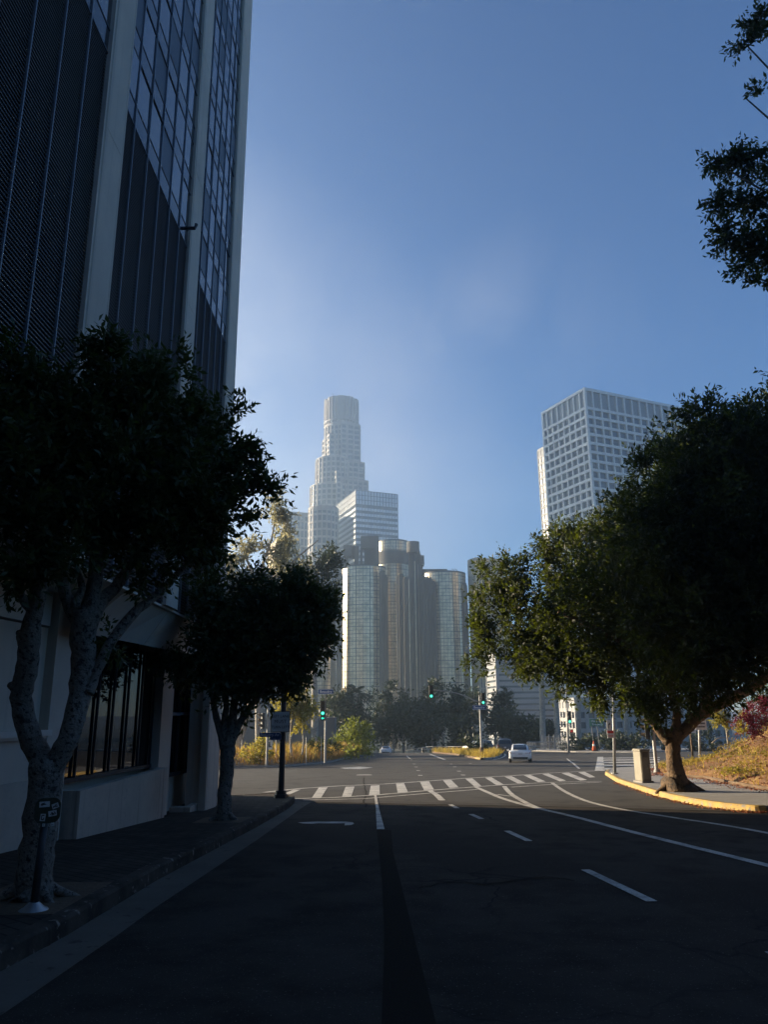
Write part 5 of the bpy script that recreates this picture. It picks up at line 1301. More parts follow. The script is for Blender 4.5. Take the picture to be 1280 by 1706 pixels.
# -- nearest street tree on the left pavement
Y1 = T1.y
L1 = [chain([(53, 1508, 40, Y1 - .02), (56, 1488, 29, Y1), (60, 1430, 25, Y1), (67, 1360, 25, Y1), (76, 1305, 25.5, Y1), (76, 1270, 25, Y1)], Y1, 4, rt, .01),
      chain([(76, 1285, 20, Y1), (62, 1255, 18, Y1), (45, 1215, 17, Y1 - .1), (35, 1160, 17, Y1 - .2), (45, 1110, 17.5, Y1 - .3), (50, 1060, 17, Y1 - .4), (58, 1010, 13, Y1 - .5), (68, 960, 12, Y1 - .6), (66, 900, 10, Y1 - .8), (60, 820, 6, Y1 - 1.0)], Y1, 4, rt, .01),
      chain([(34, 1150, 14, Y1 - .2), (22, 1143, 9, Y1 - .25), (14, 1142, 4, Y1 - .3)], Y1, 3),
      chain([(42, 1068, 14, Y1 - .4), (33, 1056, 8, Y1 - .4), (27, 1054, 3, Y1 - .4)], Y1, 3),
      chain([(52, 1016, 8, Y1 - .5), (38, 1000, 7, Y1 - .6), (28, 970, 6, Y1 - .8), (15, 900, 4, Y1 - 1)], Y1, 3),
      chain([(78, 1290, 20, Y1), (97, 1262, 17, Y1), (115, 1225, 17, Y1), (130, 1170, 17, Y1 + .05), (138, 1110, 19.5, Y1 + .1), (139, 1060, 21, Y1 + .1), (142, 1020, 23, Y1 + .1)], Y1, 4, rt, .01),
      chain([(132, 1035, 14, Y1 + .1), (112, 1000, 10, Y1), (102, 960, 9, Y1 - .1), (98, 880, 8, Y1 - .3), (96, 780, 5, Y1 - .5)], Y1, 3, rt),
      chain([(145, 1030, 16, Y1 + .1), (156, 980, 13, Y1 + .1), (160, 920, 12, Y1), (168, 820, 9, Y1 - .1), (180, 680, 5, Y1 - .1)], Y1, 3, rt),
      chain([(124, 1012, 9, Y1), (136, 980, 6, Y1), (128, 950, 5, Y1)], Y1, 3, rt),
      chain([(148, 1035, 15, Y1 + .1), (172, 998, 12, Y1 + .2), (200, 968, 9, Y1 + .3), (240, 900, 7, Y1 + .5), (290, 800, 5, Y1 + .6)], Y1, 3, rt),
      chain([(146, 1155, 10, Y1 + .05), (157, 1125, 8.5, Y1 + .1), (180, 1078, 8.5, Y1 + .2), (222, 1022, 8.5, Y1 + .35), (256, 995, 7, Y1 + .5), (320, 930, 5, Y1 + .8), (380, 860, 3, Y1 + .9)], Y1, 4, rt)]
for a in ((-.35, -.15), (.28, -.22), (.36, .1), (-.3, .25)):
    L1.append(smooth_chain([Vector((T1.x, T1.y, T1.z + .16)), Vector((T1.x + a[0] * .6, T1.y + a[1] * .6, T1.z + .06)), Vector((T1.x + a[0] * 1.2, T1.y + a[1] * 1.2, T1.z - .02))], [.11, .05, .02], 3))
lob1 = lobepx([(20, 690, 105, 7.4), (95, 680, 100, 7.6), (195, 668, 90, 8.0), (280, 685, 85, 8.4), (340, 735, 70, 8.8), (60, 800, 120, 7.5), (180, 790, 130, 8.0), (290, 810, 110, 8.4), (365, 790, 60, 8.9), (415, 815, 38, 9.1), (445, 820, 22, 9.1), (385, 860, 50, 9.0), (330, 880, 60, 8.8), (250, 890, 75, 8.4), (30, 910, 75, 7.3), (110, 890, 65, 7.6),
               (185, 605, 34, 7.9), (160, 612, 38, 7.8), (230, 615, 34, 8), (312, 618, 20, 8.4), (370, 680, 24, 8.8), (-90, 800, 160, 7.2), (20, 960, 40, 7.3), (-40, 650, 90, 7.2), (335, 930, 34, 9), (280, 935, 30, 8.6), (410, 745, 26, 9.0), (350, 930, 30, 9.0), (200, 920, 30, 8.2)], Y1, .85, .06)
lobsm = lobepx([(182, 1060, 17, Y1 + .2), (195, 1075, 13, Y1 + .2)], Y1)
tree('street_tree', 'nearest dark street tree on the left with forked pale trunk and knobbly bark', tuple(T1), L1, knobs(lob1, 40, 1), 'leaf', 'bark', 6400, 9, .092, 3, clip=lambda p: ~((p[:, 0] < -3.98) & (p[:, 2] > 3.2)) & (p[:, 1] > 4.2), clump=.34, shell=.75)
leaf_sprig = leaves_mesh('low_sprig', lobsm, 46, 6, .075, M['leaf'], bpy.data.objects['street_tree'], 77, clump=.8)
# -- second street tree
Y2 = T2.y
L2 = [chain([(373, 1374, 17), (373, 1362, 12.5), (374, 1325, 11), (377, 1290, 11), (379, 1255, 12), (378, 1238, 12)], Y2, 4, rt, .012),
      chain([(374, 1245, 8), (366, 1215, 6.5), (358, 1185, 5), (354, 1150, 5), (340, 1100, 4)], Y2, 3, rt),
      chain([(376, 1240, 8), (373, 1205, 6), (377, 1180, 5), (372, 1120, 4), (375, 1040, 3)], Y2, 3, rt),
      chain([(381, 1242, 9), (387, 1205, 7), (391, 1170, 6), (400, 1110, 5), (420, 1030, 3)], Y2, 3, rt),
      chain([(384, 1240, 8), (397, 1208, 6.5), (412, 1184, 5), (440, 1150, 4), (480, 1100, 3)], Y2, 3, rt)]
for a in ((-.3, -.1), (.3, -.12), (.2, .25)):
    L2.append(smooth_chain([Vector((T2.x, T2.y, T2.z + .18)), Vector((T2.x + a[0] * .6, T2.y + a[1] * .6, T2.z + .05)), Vector((T2.x + a[0] * 1.1, T2.y + a[1] * 1.1, T2.z - .03))], [.11, .05, .02], 3))
lob2 = lobepx([(330, 1030, 62), (390, 1020, 55), (455, 1010, 48), (495, 990, 26), (515, 1015, 28), (538, 1035, 18), (546, 1055, 12), (450, 1070, 72), (505, 1075, 40), (380, 1090, 68), (325, 1080, 48), (470, 1120, 44), (430, 1140, 36), (370, 1130, 36), (490, 1128, 22), (300, 1050, 34), (400, 1165, 20), (290, 1000, 38, 16.5), (350, 985, 30), (430, 985, 28), (285, 1070, 30), (548, 1040, 20), (535, 1010, 26), (300, 1110, 26)], Y2, .84, .06)
tree('street_tree', 'second street tree on the left with a dense round dark crown and slim grey trunk', tuple(T2), L2, knobs(lob2, 30, 2), 'leaf', 'bark', 5400, 9, .125, 5, clip=lambda p: ~((p[:, 0] < -4.0) & (p[:, 2] > 2.8) & (p[:, 1] < 20.5)), clump=.33, shell=.7)
# -- big tree on the right pavement
Y3 = T3.y
L3 = [chain([(1130, 1326, 34), (1130, 1314, 20), (1127, 1290, 14), (1123, 1260, 11.5), (1121, 1235, 11.3), (1120, 1218, 12)], Y3, 4, rt, .012),
      chain([(1115, 1235, 9), (1102, 1220, 7.5), (1090, 1205, 6), (1078, 1198, 4)], Y3, 4, rt),
      chain([(1092, 1208, 5), (1089, 1190, 4), (1075, 1150, 4), (1050, 1080, 3)], Y3, 3, rt),
      chain([(1121, 1230, 9), (1128, 1205, 7), (1125, 1170, 6.5), (1100, 1080, 6), (1080, 960, 4), (1070, 860, 3)], Y3, 4, rt),
      chain([(1125, 1234, 11), (1142, 1215, 9.5), (1170, 1190, 9), (1205, 1170, 9, 24.5), (1245, 1150, 8.5, 23), (1290, 1115, 7.5, 21.5), (1350, 1020, 6, 20)], Y3, 4, rt),
      chain([(1165, 1195, 8), (1190, 1120, 7), (1200, 1000, 6, 25), (1230, 850, 4, 24.5)], Y3, 3, rt),
      chain([(1110, 1120, 6), (1020, 1060, 4.5), (930, 1020, 3)], Y3, 3, rt), chain([(1150, 1210, 7), (1160, 1100, 6), (1170, 900, 5), (1150, 780, 3)], Y3, 3, rt)]
for a in ((-.7, -.1), (-.3, -.5), (.25, -.45), (.8, -.05), (.6, .4)):
    L3.append(smooth_chain([Vector((T3.x, T3.y, T3.z + .35)), Vector((T3.x + a[0] * .6, T3.y + a[1] * .6, T3.z + .10)), Vector((T3.x + a[0] * 1.05, T3.y + a[1] * 1.05, T3.z - .04))], [.22, .10, .03], 3))
lob3 = lobepx([(808, 1000, 32, 27.5), (800, 1055, 26, 27.5), (806, 1110, 28, 27.5), (845, 955, 44, 27.5), (870, 1040, 66, 27), (895, 1085, 52, 26.5), (925, 905, 38, 26.5), (965, 955, 86, 26), (970, 1065, 86, 25.5), (1020, 880, 52, 26), (1060, 1000, 118, 25), (1060, 1110, 66, 25), (1075, 835, 52, 26), (1120, 905, 112, 25), (1120, 765, 44, 26), (1160, 1040, 110, 24.5), (1175, 810, 105, 25), (1165, 698, 30, 25), (1205, 735, 48, 24.5), (1255, 705, 52, 24.5), (1260, 820, 130, 24), (1260, 960, 120, 24), (1240, 1050, 76, 24), (1350, 720, 110, 24), (1370, 900, 150, 24), (1000, 1125, 46, 25), (1390, 1040, 120, 24), (880, 920, 22, 27), (940, 1130, 28, 25.5), (1105, 1165, 36, 25), (1055, 1172, 26, 25), (1150, 1140, 50, 24.5), (1010, 1158, 22, 25), (1205, 1100, 56, 24), (1100, 730, 20, 26), (1180, 690, 22, 25)], 26, .94, .08)
back3 = [l for l in lob3 if l[0].x > 8.5 and l[1] > 1.2]
lob3 = [(D(*_pxof(c), c.y - 5.0 * sstep(7.0, 10.5, c.x)), r * (c.y - 5.0 * sstep(7.0, 10.5, c.x)) / c.y) for c, r in lob3] + back3
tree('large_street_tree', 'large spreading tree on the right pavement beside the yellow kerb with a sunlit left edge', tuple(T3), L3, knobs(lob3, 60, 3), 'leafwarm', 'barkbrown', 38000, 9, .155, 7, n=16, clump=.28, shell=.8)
# -- overhanging tree at the upper right, trunk outside the picture
T4 = Vector((11.2, 10.5, H(11, 10.5) + .1))
L4 = [smooth_chain([T4 - Vector((0, 0, .2)), T4 + Vector((.1, .1, 1.2)), T4 + Vector((0, .3, 3.4)), T4 + Vector((-.4, .6, 6)), T4 + Vector((-.6, .9, 9)), T4 + Vector((-.5, 1.0, 11.5))], [.42, .3, .26, .22, .16, .08], 4, rt, .01)]
def br4(px, py, Y, r=.07, z0=6.0):
    e = D(px, py, Y); s = T4 + Vector((-.4, .6, z0)); m_ = s.lerp(e, .5) + Vector((0, 0, .5)); L4.append(smooth_chain([s, m_, e], [r, r * .5, .012], 4, rt, .02))
for a in ((1200, 275, 12), (1225, 380, 12), (1250, 460, 12), (1240, 70, 12), (1245, 165, 12), (1190, 355, 12.2)): br4(*a)
lob4 = lobepx([(1262, 40, 20), (1245, 75, 20), (1232, 88, 14), (1275, 105, 26), (1255, 145, 16), (1268, 165, 14), (1185, 262, 22), (1170, 248, 14), (1215, 262, 28), (1255, 262, 30), (1290, 270, 40), (1205, 345, 24), (1188, 335, 14), (1240, 345, 32), (1280, 350, 40), (1225, 395, 26), (1255, 420, 36), (1290, 420, 40), (1240, 452, 16), (1270, 475, 22), (1205, 400, 14), (1262, 4, 12),
               (1440, 100, 90), (1460, 300, 120), (1450, 420, 90), (1500, 0, 140), (1320, 300, 40), (1330, 400, 45), (1330, 80, 40)], 12, .80, .03)
tree('overhanging_tree', 'dark leafy branches of a tall tree reaching in at the upper right', tuple(T4), L4, lob4, 'leaf', 'bark', 6500, 8, .105, 13, clump=.38, shell=.9, updir=.0)
# -- wispy tree behind the left street trees
def bgtree(name, label, Y, base_px, base_py, limbs, lobes, leafm, barkm, ntwig, per, size, seed, cat='tree', group=None, **kw):
    b = D(base_px, base_py, Y); Ls = [chain(l, Y, 3, rt, .01) for l in limbs]
    return tree(name, label, tuple(b), Ls, lobepx(lobes, Y), leafm, barkm, ntwig, per, size, seed, cat, group, n=8, **kw)
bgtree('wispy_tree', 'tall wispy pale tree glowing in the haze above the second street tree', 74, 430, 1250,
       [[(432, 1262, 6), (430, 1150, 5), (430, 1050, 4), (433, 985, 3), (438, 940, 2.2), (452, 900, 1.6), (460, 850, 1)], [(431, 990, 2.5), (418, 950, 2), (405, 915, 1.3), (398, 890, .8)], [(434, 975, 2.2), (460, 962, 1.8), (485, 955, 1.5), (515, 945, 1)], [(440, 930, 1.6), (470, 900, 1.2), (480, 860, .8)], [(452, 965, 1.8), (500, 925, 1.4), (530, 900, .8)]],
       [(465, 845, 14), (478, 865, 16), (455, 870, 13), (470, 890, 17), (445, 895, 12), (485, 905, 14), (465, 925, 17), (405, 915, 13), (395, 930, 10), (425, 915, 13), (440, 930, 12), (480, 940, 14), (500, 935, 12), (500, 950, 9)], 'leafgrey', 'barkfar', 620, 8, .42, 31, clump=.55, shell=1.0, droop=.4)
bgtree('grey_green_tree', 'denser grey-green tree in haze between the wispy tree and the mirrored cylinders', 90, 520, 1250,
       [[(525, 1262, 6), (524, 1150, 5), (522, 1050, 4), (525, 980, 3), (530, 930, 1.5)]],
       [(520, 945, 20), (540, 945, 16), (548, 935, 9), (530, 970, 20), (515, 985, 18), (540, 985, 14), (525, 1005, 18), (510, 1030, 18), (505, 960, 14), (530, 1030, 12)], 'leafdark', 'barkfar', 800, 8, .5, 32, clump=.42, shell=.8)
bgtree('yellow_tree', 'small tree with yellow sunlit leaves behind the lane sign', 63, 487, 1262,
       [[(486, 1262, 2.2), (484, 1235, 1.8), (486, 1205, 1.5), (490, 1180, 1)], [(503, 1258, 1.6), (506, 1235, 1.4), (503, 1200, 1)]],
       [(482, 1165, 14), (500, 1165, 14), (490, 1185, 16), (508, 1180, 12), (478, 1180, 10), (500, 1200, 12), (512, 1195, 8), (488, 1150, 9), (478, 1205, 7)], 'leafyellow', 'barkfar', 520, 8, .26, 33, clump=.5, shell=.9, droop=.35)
# leaning pale palm trunk behind the second street tree
def palm(name, label, Y, base, top, r, frond_n, frond_l, leafm, barkm, seed, group=None):
    b = D(base[0], base[1], Y); tpp = D(top[0], top[1], Y); t = thing(name, label, 'palm tree', (b[0], b[1], b[2]), group); rr = random.Random(seed)
    pts, rs = smooth_chain([Vector(b), Vector(b).lerp(tpp, .5) + Vector((rr.uniform(-.1, .1), 0, 0)), tpp], [r * 1.15, r, r * .85], 6)
    m = MB(); m.tube(pts, rs, 10, jitter=.05, rng=rr); ob('trunk', m, M[barkm], t, True)
    m = MB()
    for i in range(frond_n):
        a = rr.uniform(0, 2 * PI); el = rr.uniform(-.6, 1.2); L_ = frond_l * rr.uniform(.75, 1.1); dv = Vector((math.cos(a) * math.cos(el), math.sin(a) * math.cos(el), math.sin(el)))
        side = dv.cross(Vector((0, 0, 1))).normalized(); p = Vector(tpp); n = 9; prev = None
        for k in range(n):
            q = tpp + dv * (L_ * k / n) - Vector((0, 0, 1)) * (k / n) ** 2 * L_ * .55; 
            if k > 1:
                for s in (-1, 1):
                    ll = L_ * .26 * math.sin(PI * k / n) + .1; e = q + side * s * ll * .8 + dv * ll * .5 - Vector((0, 0, ll * .5)); wv = dv * .035 * L_
                    m.add([tuple(q - wv), tuple(q + wv), tuple(e)], [(0, 1, 2)])
    ob('crown', m, M[leafm], t); return t
palm('leaning_palm', 'leaning pale palm trunk seen just right of the second street tree', 66, (386, 1262), (440, 1120), .36, 26, 2.2, 'leafdark', 'barkfar', 3)
palm('feathery_palm', 'feathery palm in haze just right of the far left traffic signal', 150, (575, 1256), (577, 1165), .3, 40, 3.8, 'leafdark', 'barkfar', 4, 'distant palms')
palm('feathery_palm', 'taller feathery palm in haze left of the road crest against the mirrored cylinders', 150, (595, 1256), (594, 1156), .3, 44, 4.2, 'leafdark', 'barkfar', 5, 'distant palms')
for i, (bx, tx, rr_, lb) in enumerate([(906, 901, .5, 'far palm trunk left of the slim signal pole behind the curved railing'), (930, 924, .45, 'far palm trunk just left of the slim signal pole'), (966, 962, .45, 'far palm trunk between the slim signal and the green freeway sign'), (1024, 1020, .55, 'thick far palm trunk directly behind the slim leaning sign pole'), (1048, 1042, .55, 'thick shaggy palm trunk in front of the white low office')]):
    palm('tall_palm', lb, 125 + 2 * i, (bx, 1252), (tx, 1085), rr_ * .9, 34, 3.2, 'leafdark', 'barkfar', 10 + i, 'tall palms beyond the junction')
# dark wood beyond the crest: separate trees
specs = [(562, 1185, 22, 30, 135), (600, 1195, 30, 34, 150), (640, 1180, 34, 40, 165), (672, 1185, 36, 42, 150), (705, 1178, 34, 44, 160), (738, 1190, 30, 38, 145), (765, 1200, 28, 36, 150), (788, 1178, 24, 36, 170), (825, 1185, 26, 40, 150), (850, 1205, 24, 30, 140), (882, 1225, 22, 20, 135), (655, 1215, 44, 28, 140), (720, 1222, 44, 26, 138), (545, 1222, 26, 24, 120), (583, 1232, 20, 18, 128), (905, 1232, 18, 14, 130), (770, 1228, 24, 20, 134)]
adj = ['rounded dark tree', 'tall dark tree', 'broad dark tree', 'shadowy tree']
names_at = ['beside the far left traffic signal', 'between the two feathery palms', 'above the green roadside bush', 'left of the mast arm light at the crest', 'directly behind the hanging green light', 'just right of the hanging green light', 'behind the low bridge railing', 'behind the island signal pole', 'behind the dark vehicles', 'in front of the grey banded office', 'right behind the curved railing', 'low at the centre of the road crest', 'low to the right of the road crest', 'behind the yellow tree and lane sign', 'low behind the green roadside bush', 'low behind the tall thin fence', 'low behind the island grass']
for i, (px, py, rx, ry, Y) in enumerate(specs):
    rr = random.Random(100 + i); lb = []
    for k in range(9):
        a = rr.uniform(0, 2 * PI); q = rr.uniform(.2, .75); lb.append((px + math.cos(a) * rx * q, py + math.sin(a) * ry * q, rr.uniform(.32, .5) * min(rx, ry) * 1.05, Y + rr.uniform(-3, 3)))
    bgtree('hazy_tree', adj[i % 4] + ' in haze ' + names_at[i], Y, px, 1262, [[(px, 1266, 2.5), (px + 1, py + ry * .5, 2), (px - 1, py, 1.2)]], lb, 'leafdark', 'barkfar', 330, 7, .75, 50 + i, group='hazy trees beyond the crest', clump=.42, shell=.8)
# trees at far right behind the hill
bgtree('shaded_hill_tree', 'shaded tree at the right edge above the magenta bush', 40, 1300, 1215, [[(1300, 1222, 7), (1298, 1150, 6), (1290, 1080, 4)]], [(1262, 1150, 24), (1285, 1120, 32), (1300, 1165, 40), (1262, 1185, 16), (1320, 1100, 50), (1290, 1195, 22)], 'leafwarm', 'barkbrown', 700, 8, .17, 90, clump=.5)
bgtree('pepper_sapling', 'slender drooping sapling on the hill crest left of the magenta bush', 42, 1213, 1240, [[(1214, 1242, 1.3), (1211, 1215, 1.1), (1207, 1190, .8)], [(1187, 1238, .9), (1197, 1230, .7), (1210, 1229, .6)]], [(1203, 1182, 9), (1197, 1190, 8), (1210, 1192, 9), (1203, 1203, 8), (1215, 1185, 5)], 'leafyellow', 'barkfar', 120, 8, .14, 91, clump=.6, droop=.8, shell=1)
bgtree('magenta_bush', 'magenta flowering bush on top of the right hillside', 34, 1258, 1225, [[(1258, 1232, 2), (1256, 1205, 1.6), (1255, 1180, 1)]], [(1246, 1208, 14), (1262, 1200, 18), (1256, 1185, 12), (1270, 1178, 12), (1280, 1200, 18), (1240, 1200, 8), (1262, 1215, 12)], 'leafred', 'barkbrown', 520, 8, .10, 92, cat='bush', clump=.5)
b3 = lobepx([(1238, 1196, 7, 33.6), (1242, 1218, 7, 33.6)], 33.6)
bsh = thing('green_shrub', 'small light green shrub against the left side of the magenta bush', 'shrub', tuple(D(1240, 1226, 33.6))); m = MB(); m.tube([D(1240, 1228, 33.6), D(1240, 1205, 33.6)], .02, 6); ob('stem', m, M['barkbrown'], bsh); leaves_mesh('foliage', b3, 60, 7, .09, M['leafyellow'], bsh, 93, clump=.6)
# bushes of the left verge
def shrub(name, label, Y, lobes, leafm, nt, size, seed, base, group=None, per=7, **kw):
    b = D(base[0], base[1], Y); t = thing(name, label, 'shrub', tuple(b), group); rr = random.Random(seed); m = MB()
    for l in lobes[:5]:
        e = D(l[0], l[1], Y); m.tube([Vector(b) - Vector((0, 0, .3)), Vector(b).lerp(e, .5), e], [.05, .035, .015], 6)
    ob('stems', m, M['barkbrown'], t); leaves_mesh('foliage', lobepx(lobes, Y), nt, per, size, M[leafm], t, seed, **kw); return t
shrub('green_bush', 'bright green bush on the verge beside the road at left of centre', 78, [(585, 1222, 11), (600, 1228, 14), (570, 1228, 10), (612, 1238, 12), (590, 1238, 16), (575, 1242, 10), (582, 1212, 5), (603, 1218, 7), (618, 1245, 10), (566, 1236, 8), (595, 1218, 12)], 'leafbush', 700, .22, 201, (592, 1258), clump=.5)
shrub('yellow_green_shrub', 'yellow-green shrub behind the street name sign at left', 58, [(436, 1248, 12), (425, 1256, 11), (440, 1238, 8), (415, 1262, 9), (448, 1258, 8)], 'leafyellow', 300, .18, 202, (432, 1268), clump=.5)
shrub('olive_shrub', 'dull olive shrub in the dry grass behind the far left signal pole', 72, [(525, 1250, 10), (540, 1248, 11), (510, 1252, 8), (552, 1252, 9)], 'leafwarm', 260, .2, 203, (530, 1260), clump=.5)
shrub('orange_shrub', 'small orange leafed shrub between the building corner and second street tree', 57, [(366, 1260, 8), (360, 1264, 7), (368, 1252, 5)], 'litter', 90, .16, 204, (364, 1272), clump=.5)
# far right undergrowth and island brush
undergrowth = [(960, 1246, 9, 108), (975, 1248, 8, 108), (1003, 1245, 10, 108), (1020, 1247, 9, 108), (1036, 1246, 9, 106), (1052, 1247, 8, 106), (1070, 1245, 10, 104), (1100, 1240, 12, 104), (1140, 1242, 12, 104), (1180, 1242, 12, 104), (1015, 1236, 8, 110)]
ug = leaves_mesh('undergrowth', lobepx(undergrowth, 106), 700, 6, .55, M['leafdark'], None, 205, clump=.6); T(ug, 'dark green undergrowth along the far side of the junction behind the crossing', 'undergrowth', kind='stuff')
ib = shrub('spiky_shrub', 'dark spiky shrub at the back of the traffic island', 92, [(780, 1246, 7), (788, 1243, 8), (775, 1250, 5), (794, 1248, 6)], 'leafdark', 120, .5, 206, (784, 1254), clump=.6)

# ---- grasses and ground cover -------------------------------------------------
def blades(name, pts, hgt, wid, m, label, seed, lean=.35):
    rng = np.random.default_rng(seed); B = np.array(pts, float); n = len(B)
    a = rng.uniform(0, 2 * PI, n); h = hgt * rng.uniform(.5, 1.25, n); l = rng.normal(size=(n, 2)) * lean * h[:, None]
    sx, sy = np.cos(a) * wid / 2, np.sin(a) * wid / 2
    v0 = B + np.stack([sx, sy, 0 * a], 1); v1 = B - np.stack([sx, sy, 0 * a], 1); v2 = B + np.stack([l[:, 0] * .5, l[:, 1] * .5, h * .6], 1) - np.stack([sx, sy, 0 * a], 1) * .7; v3 = B + np.stack([l[:, 0], l[:, 1], h], 1)
    V = np.stack([v0, v1, v2, v3], 1).reshape(-1, 3); me = bpy.data.meshes.new(name); me.vertices.add(len(V)); me.vertices.foreach_set('co', V.astype(np.float32).ravel())
    q = np.arange(n)[:, None] * 4; F = np.concatenate([q + [0, 1, 2], q + [0, 2, 3]], 1).ravel(); me.loops.add(len(F)); me.loops.foreach_set('vertex_index', F.astype(np.int32))
    me.polygons.add(2 * n); me.polygons.foreach_set('loop_start', (np.arange(2 * n) * 3).astype(np.int32)); me.polygons.foreach_set('loop_total', np.full(2 * n, 3, np.int32)); me.update(calc_edges=True); me.materials.append(M[m])
    o = bpy.data.objects.new(name, me); C.objects.link(o); T(o, label, 'grass', kind='stuff'); return o
rg = random.Random(6)
def verge_pt(smin, smax, tmax, smin_t=0.02):
    n = len(vf) - 1; s = rg.uniform(smin, smax) * n; i = int(min(n - 1, s)); u = s - i; t = rg.uniform(smin_t, tmax)
    x = vf[i][0] * (1 - u) + vf[i + 1][0] * u - 4 * t; y = vf[i][1] * (1 - u) + vf[i + 1][1] * u + 10 * t
    return (x, y, H(x, y) + .10 + 1.0 * min(1, t * 1.6) * (1 - .35 * s / n))
blades('dry_grass', [verge_pt(.35, .98, .9) for _ in range(11000)], .62, .05, 'grassdry', 'orange dry grass covering the verge on the far left side of the junction', 1)
blades('verge_grass', [verge_pt(.35, .98, .95, .1) for _ in range(4000)], .85, .05, 'grassgold', 'taller golden green grass mixed into the left verge', 2)
ipoly = isl_in; 
def in_isl(x, y):
    c = False; n = len(ipoly)
    for i in range(n):
        (x1, y1), (x2, y2) = ipoly[i], ipoly[(i + 1) % n]
        if (y1 > y) != (y2 > y) and x < (x2 - x1) * (y - y1) / (y2 - y1) + x1: c = not c
    return c
gp = []
while len(gp) < 5200:
    x, y = rg.uniform(6, 18), rg.uniform(72, 124)
    if in_isl(x, y) and rg.random() < (1.0 if y < 90 and x > 9 else .35): gp.append((x, y, H(x, y) + .15))
blades('island_grass', [p for p in gp], .62, .05, 'grassgold', 'golden grass round the signal pole on the traffic island', 3)
# ground cover and litter on the hillside
def hill_pts(n, tmin=0, tmax=1, smin=0, smax=1):
    out = []
    for _ in range(n):
        s = rg.uniform(smin, smax) * (hn - 1); i = int(min(hn - 2, s)); u = s - i; t = rg.uniform(tmin, tmax) * (hrows - 1); j = int(min(hrows - 2, t)); v = t - j
        a, b, c, d = [Vector(hv[k]) for k in (i * hrows + j, i * hrows + j + 1, (i + 1) * hrows + j, (i + 1) * hrows + j + 1)]
        out.append(tuple((a * (1 - v) + b * v) * (1 - u) + (c * (1 - v) + d * v) * u))
    return out
def lowcover(name, pts, size, m, label, seed, per=5, up=.05, cat='ground cover'):
    rng = np.random.default_rng(seed); B = np.array(pts); n = len(B); pos = B[:, None, :] + rng.normal(size=(n, per, 3)) * np.array([size * 1.2, size * 1.2, up]) + np.array([0, 0, up])
    ld = rng.normal(size=(n, per, 3)) * np.array([1, 1, .5]); ld /= np.linalg.norm(ld, axis=-1, keepdims=True); nr = rng.normal(size=(n, per, 3)) * .5 + np.array([0, 0, 1.]); sd_ = np.cross(ld, nr); sd_ /= np.linalg.norm(sd_, axis=-1, keepdims=True)
    s = size * rng.uniform(.6, 1.3, (n, per, 1)); V = np.stack([pos, pos + ld * s * .5 + sd_ * s * .28, pos + ld * s, pos + ld * s * .5 - sd_ * s * .28], 2).reshape(-1, 3); N = len(V) // 4
    me = bpy.data.meshes.new(name); me.vertices.add(len(V)); me.vertices.foreach_set('co', V.astype(np.float32).ravel()); q = np.arange(N)[:, None] * 4; F = np.concatenate([q + [0, 1, 2], q + [0, 2, 3]], 1).ravel()
    me.loops.add(len(F)); me.loops.foreach_set('vertex_index', F.astype(np.int32)); me.polygons.add(2 * N); me.polygons.foreach_set('loop_start', (np.arange(2 * N) * 3).astype(np.int32)); me.polygons.foreach_set('loop_total', np.full(2 * N, 3, np.int32)); me.update(calc_edges=True)
    me.materials.append(M[m]); o = bpy.data.objects.new(name, me); C.objects.link(o); T(o, label, cat, kind='stuff'); return o
clumps = hill_pts(420, .05, .9, 0, .62); cp = []
for _ in range(6500):
    c = rg.choice(clumps); cp.append((c[0] + rg.gauss(0, .28), c[1] + rg.gauss(0, .28), c[2] + rg.uniform(-.02, .10)))
lowcover('ground_cover', cp, .09, 'hillplant', 'low olive and golden ground cover growing over the right hillside', 1)
cp2 = [(c[0] + rg.gauss(0, .3), c[1] + rg.gauss(0, .3), c[2] + rg.uniform(0, .16)) for c in [rg.choice(clumps[:150]) for _ in range(2200)]]
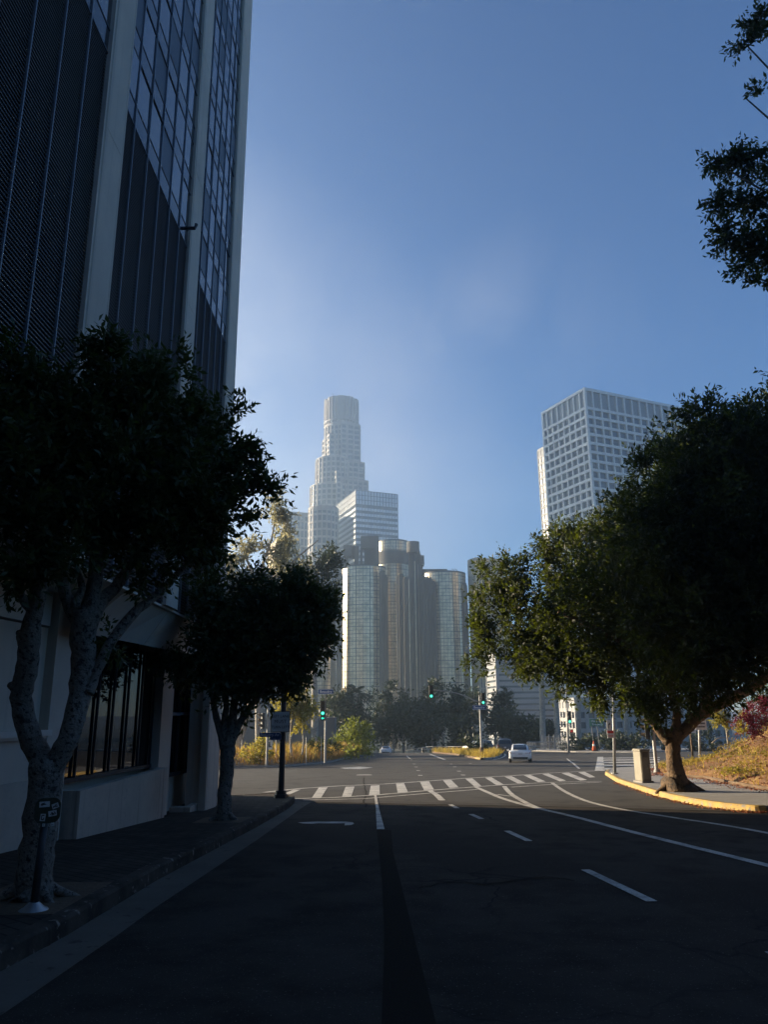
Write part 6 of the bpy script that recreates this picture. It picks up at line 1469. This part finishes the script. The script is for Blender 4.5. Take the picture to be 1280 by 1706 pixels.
lowcover('leafy_weeds', cp2, .11, 'leafyellow', 'bright green weeds in patches on the right hillside', 2)
lp = hill_pts(15000, 0, .85, .08, .8) + [(x, y, H(x, y) + SW + .01) for x, y in ((hfoot[k][0] - abs(rg.gauss(0, .35)), hfoot[k][1] + rg.gauss(0, .3)) for k in [rg.randrange(6, min(34, len(hfoot))) for _ in range(900)])]
lowcover('leaf_litter', lp, .065, 'litter', 'red-brown fallen leaves along the foot of the right hillside', 3, per=3, up=.015, cat='fallen leaves')
gl_ = []
krx = kr
for _ in range(900):
    k = rg.randrange(0, len(krx) - 1); u = rg.random(); x = krx[k][0] * (1 - u) + krx[k + 1][0] * u - abs(rg.gauss(0, .10)) - .02; y = krx[k][1] * (1 - u) + krx[k + 1][1] * u - .0; gl_.append((x, y - abs(rg.gauss(0, .03)), H(x, y) + .012))
lowcover('gutter_leaves', gl_, .05, 'litter', 'thin line of fallen leaves in the gutter along the yellow kerb', 4, per=2, up=.006, cat='fallen leaves')
hb = blades('hill_grass', hill_pts(900, .0, .5, 0, .45), .30, .03, 'grassgold', 'sparse golden grass along the lower edge of the right hillside', 5)

# ================================================================== HAZE
hz = MB(); hz.add([(x, y, z) for x in (-340, 1300) for y in (-160, 1100) for z in (-26.5, 316)], [(0, 1, 3, 2), (4, 6, 7, 5), (0, 4, 5, 1), (2, 3, 7, 6), (0, 2, 6, 4), (1, 5, 7, 3)])
mh = bpy.data.materials.new('haze'); mh.use_nodes = True; n = mh.node_tree.nodes; n.remove(n['Principled BSDF'])
pv = n.new('ShaderNodeVolumePrincipled'); pv.inputs['Color'].default_value = (.66, .84, 1.0, 1); pv.inputs['Density'].default_value = HAZE; pv.inputs['Anisotropy'].default_value = .78
mh.node_tree.links.new(pv.outputs[0], n['Material Output'].inputs['Volume'])
o = ob('haze', hz, mh); o['kind'] = 'stuff'; o['label'] = 'thin morning haze filling the air over the whole street'; o['category'] = 'haze'
for o in bpy.data.objects:
    if '_o' in o: del o['_o']
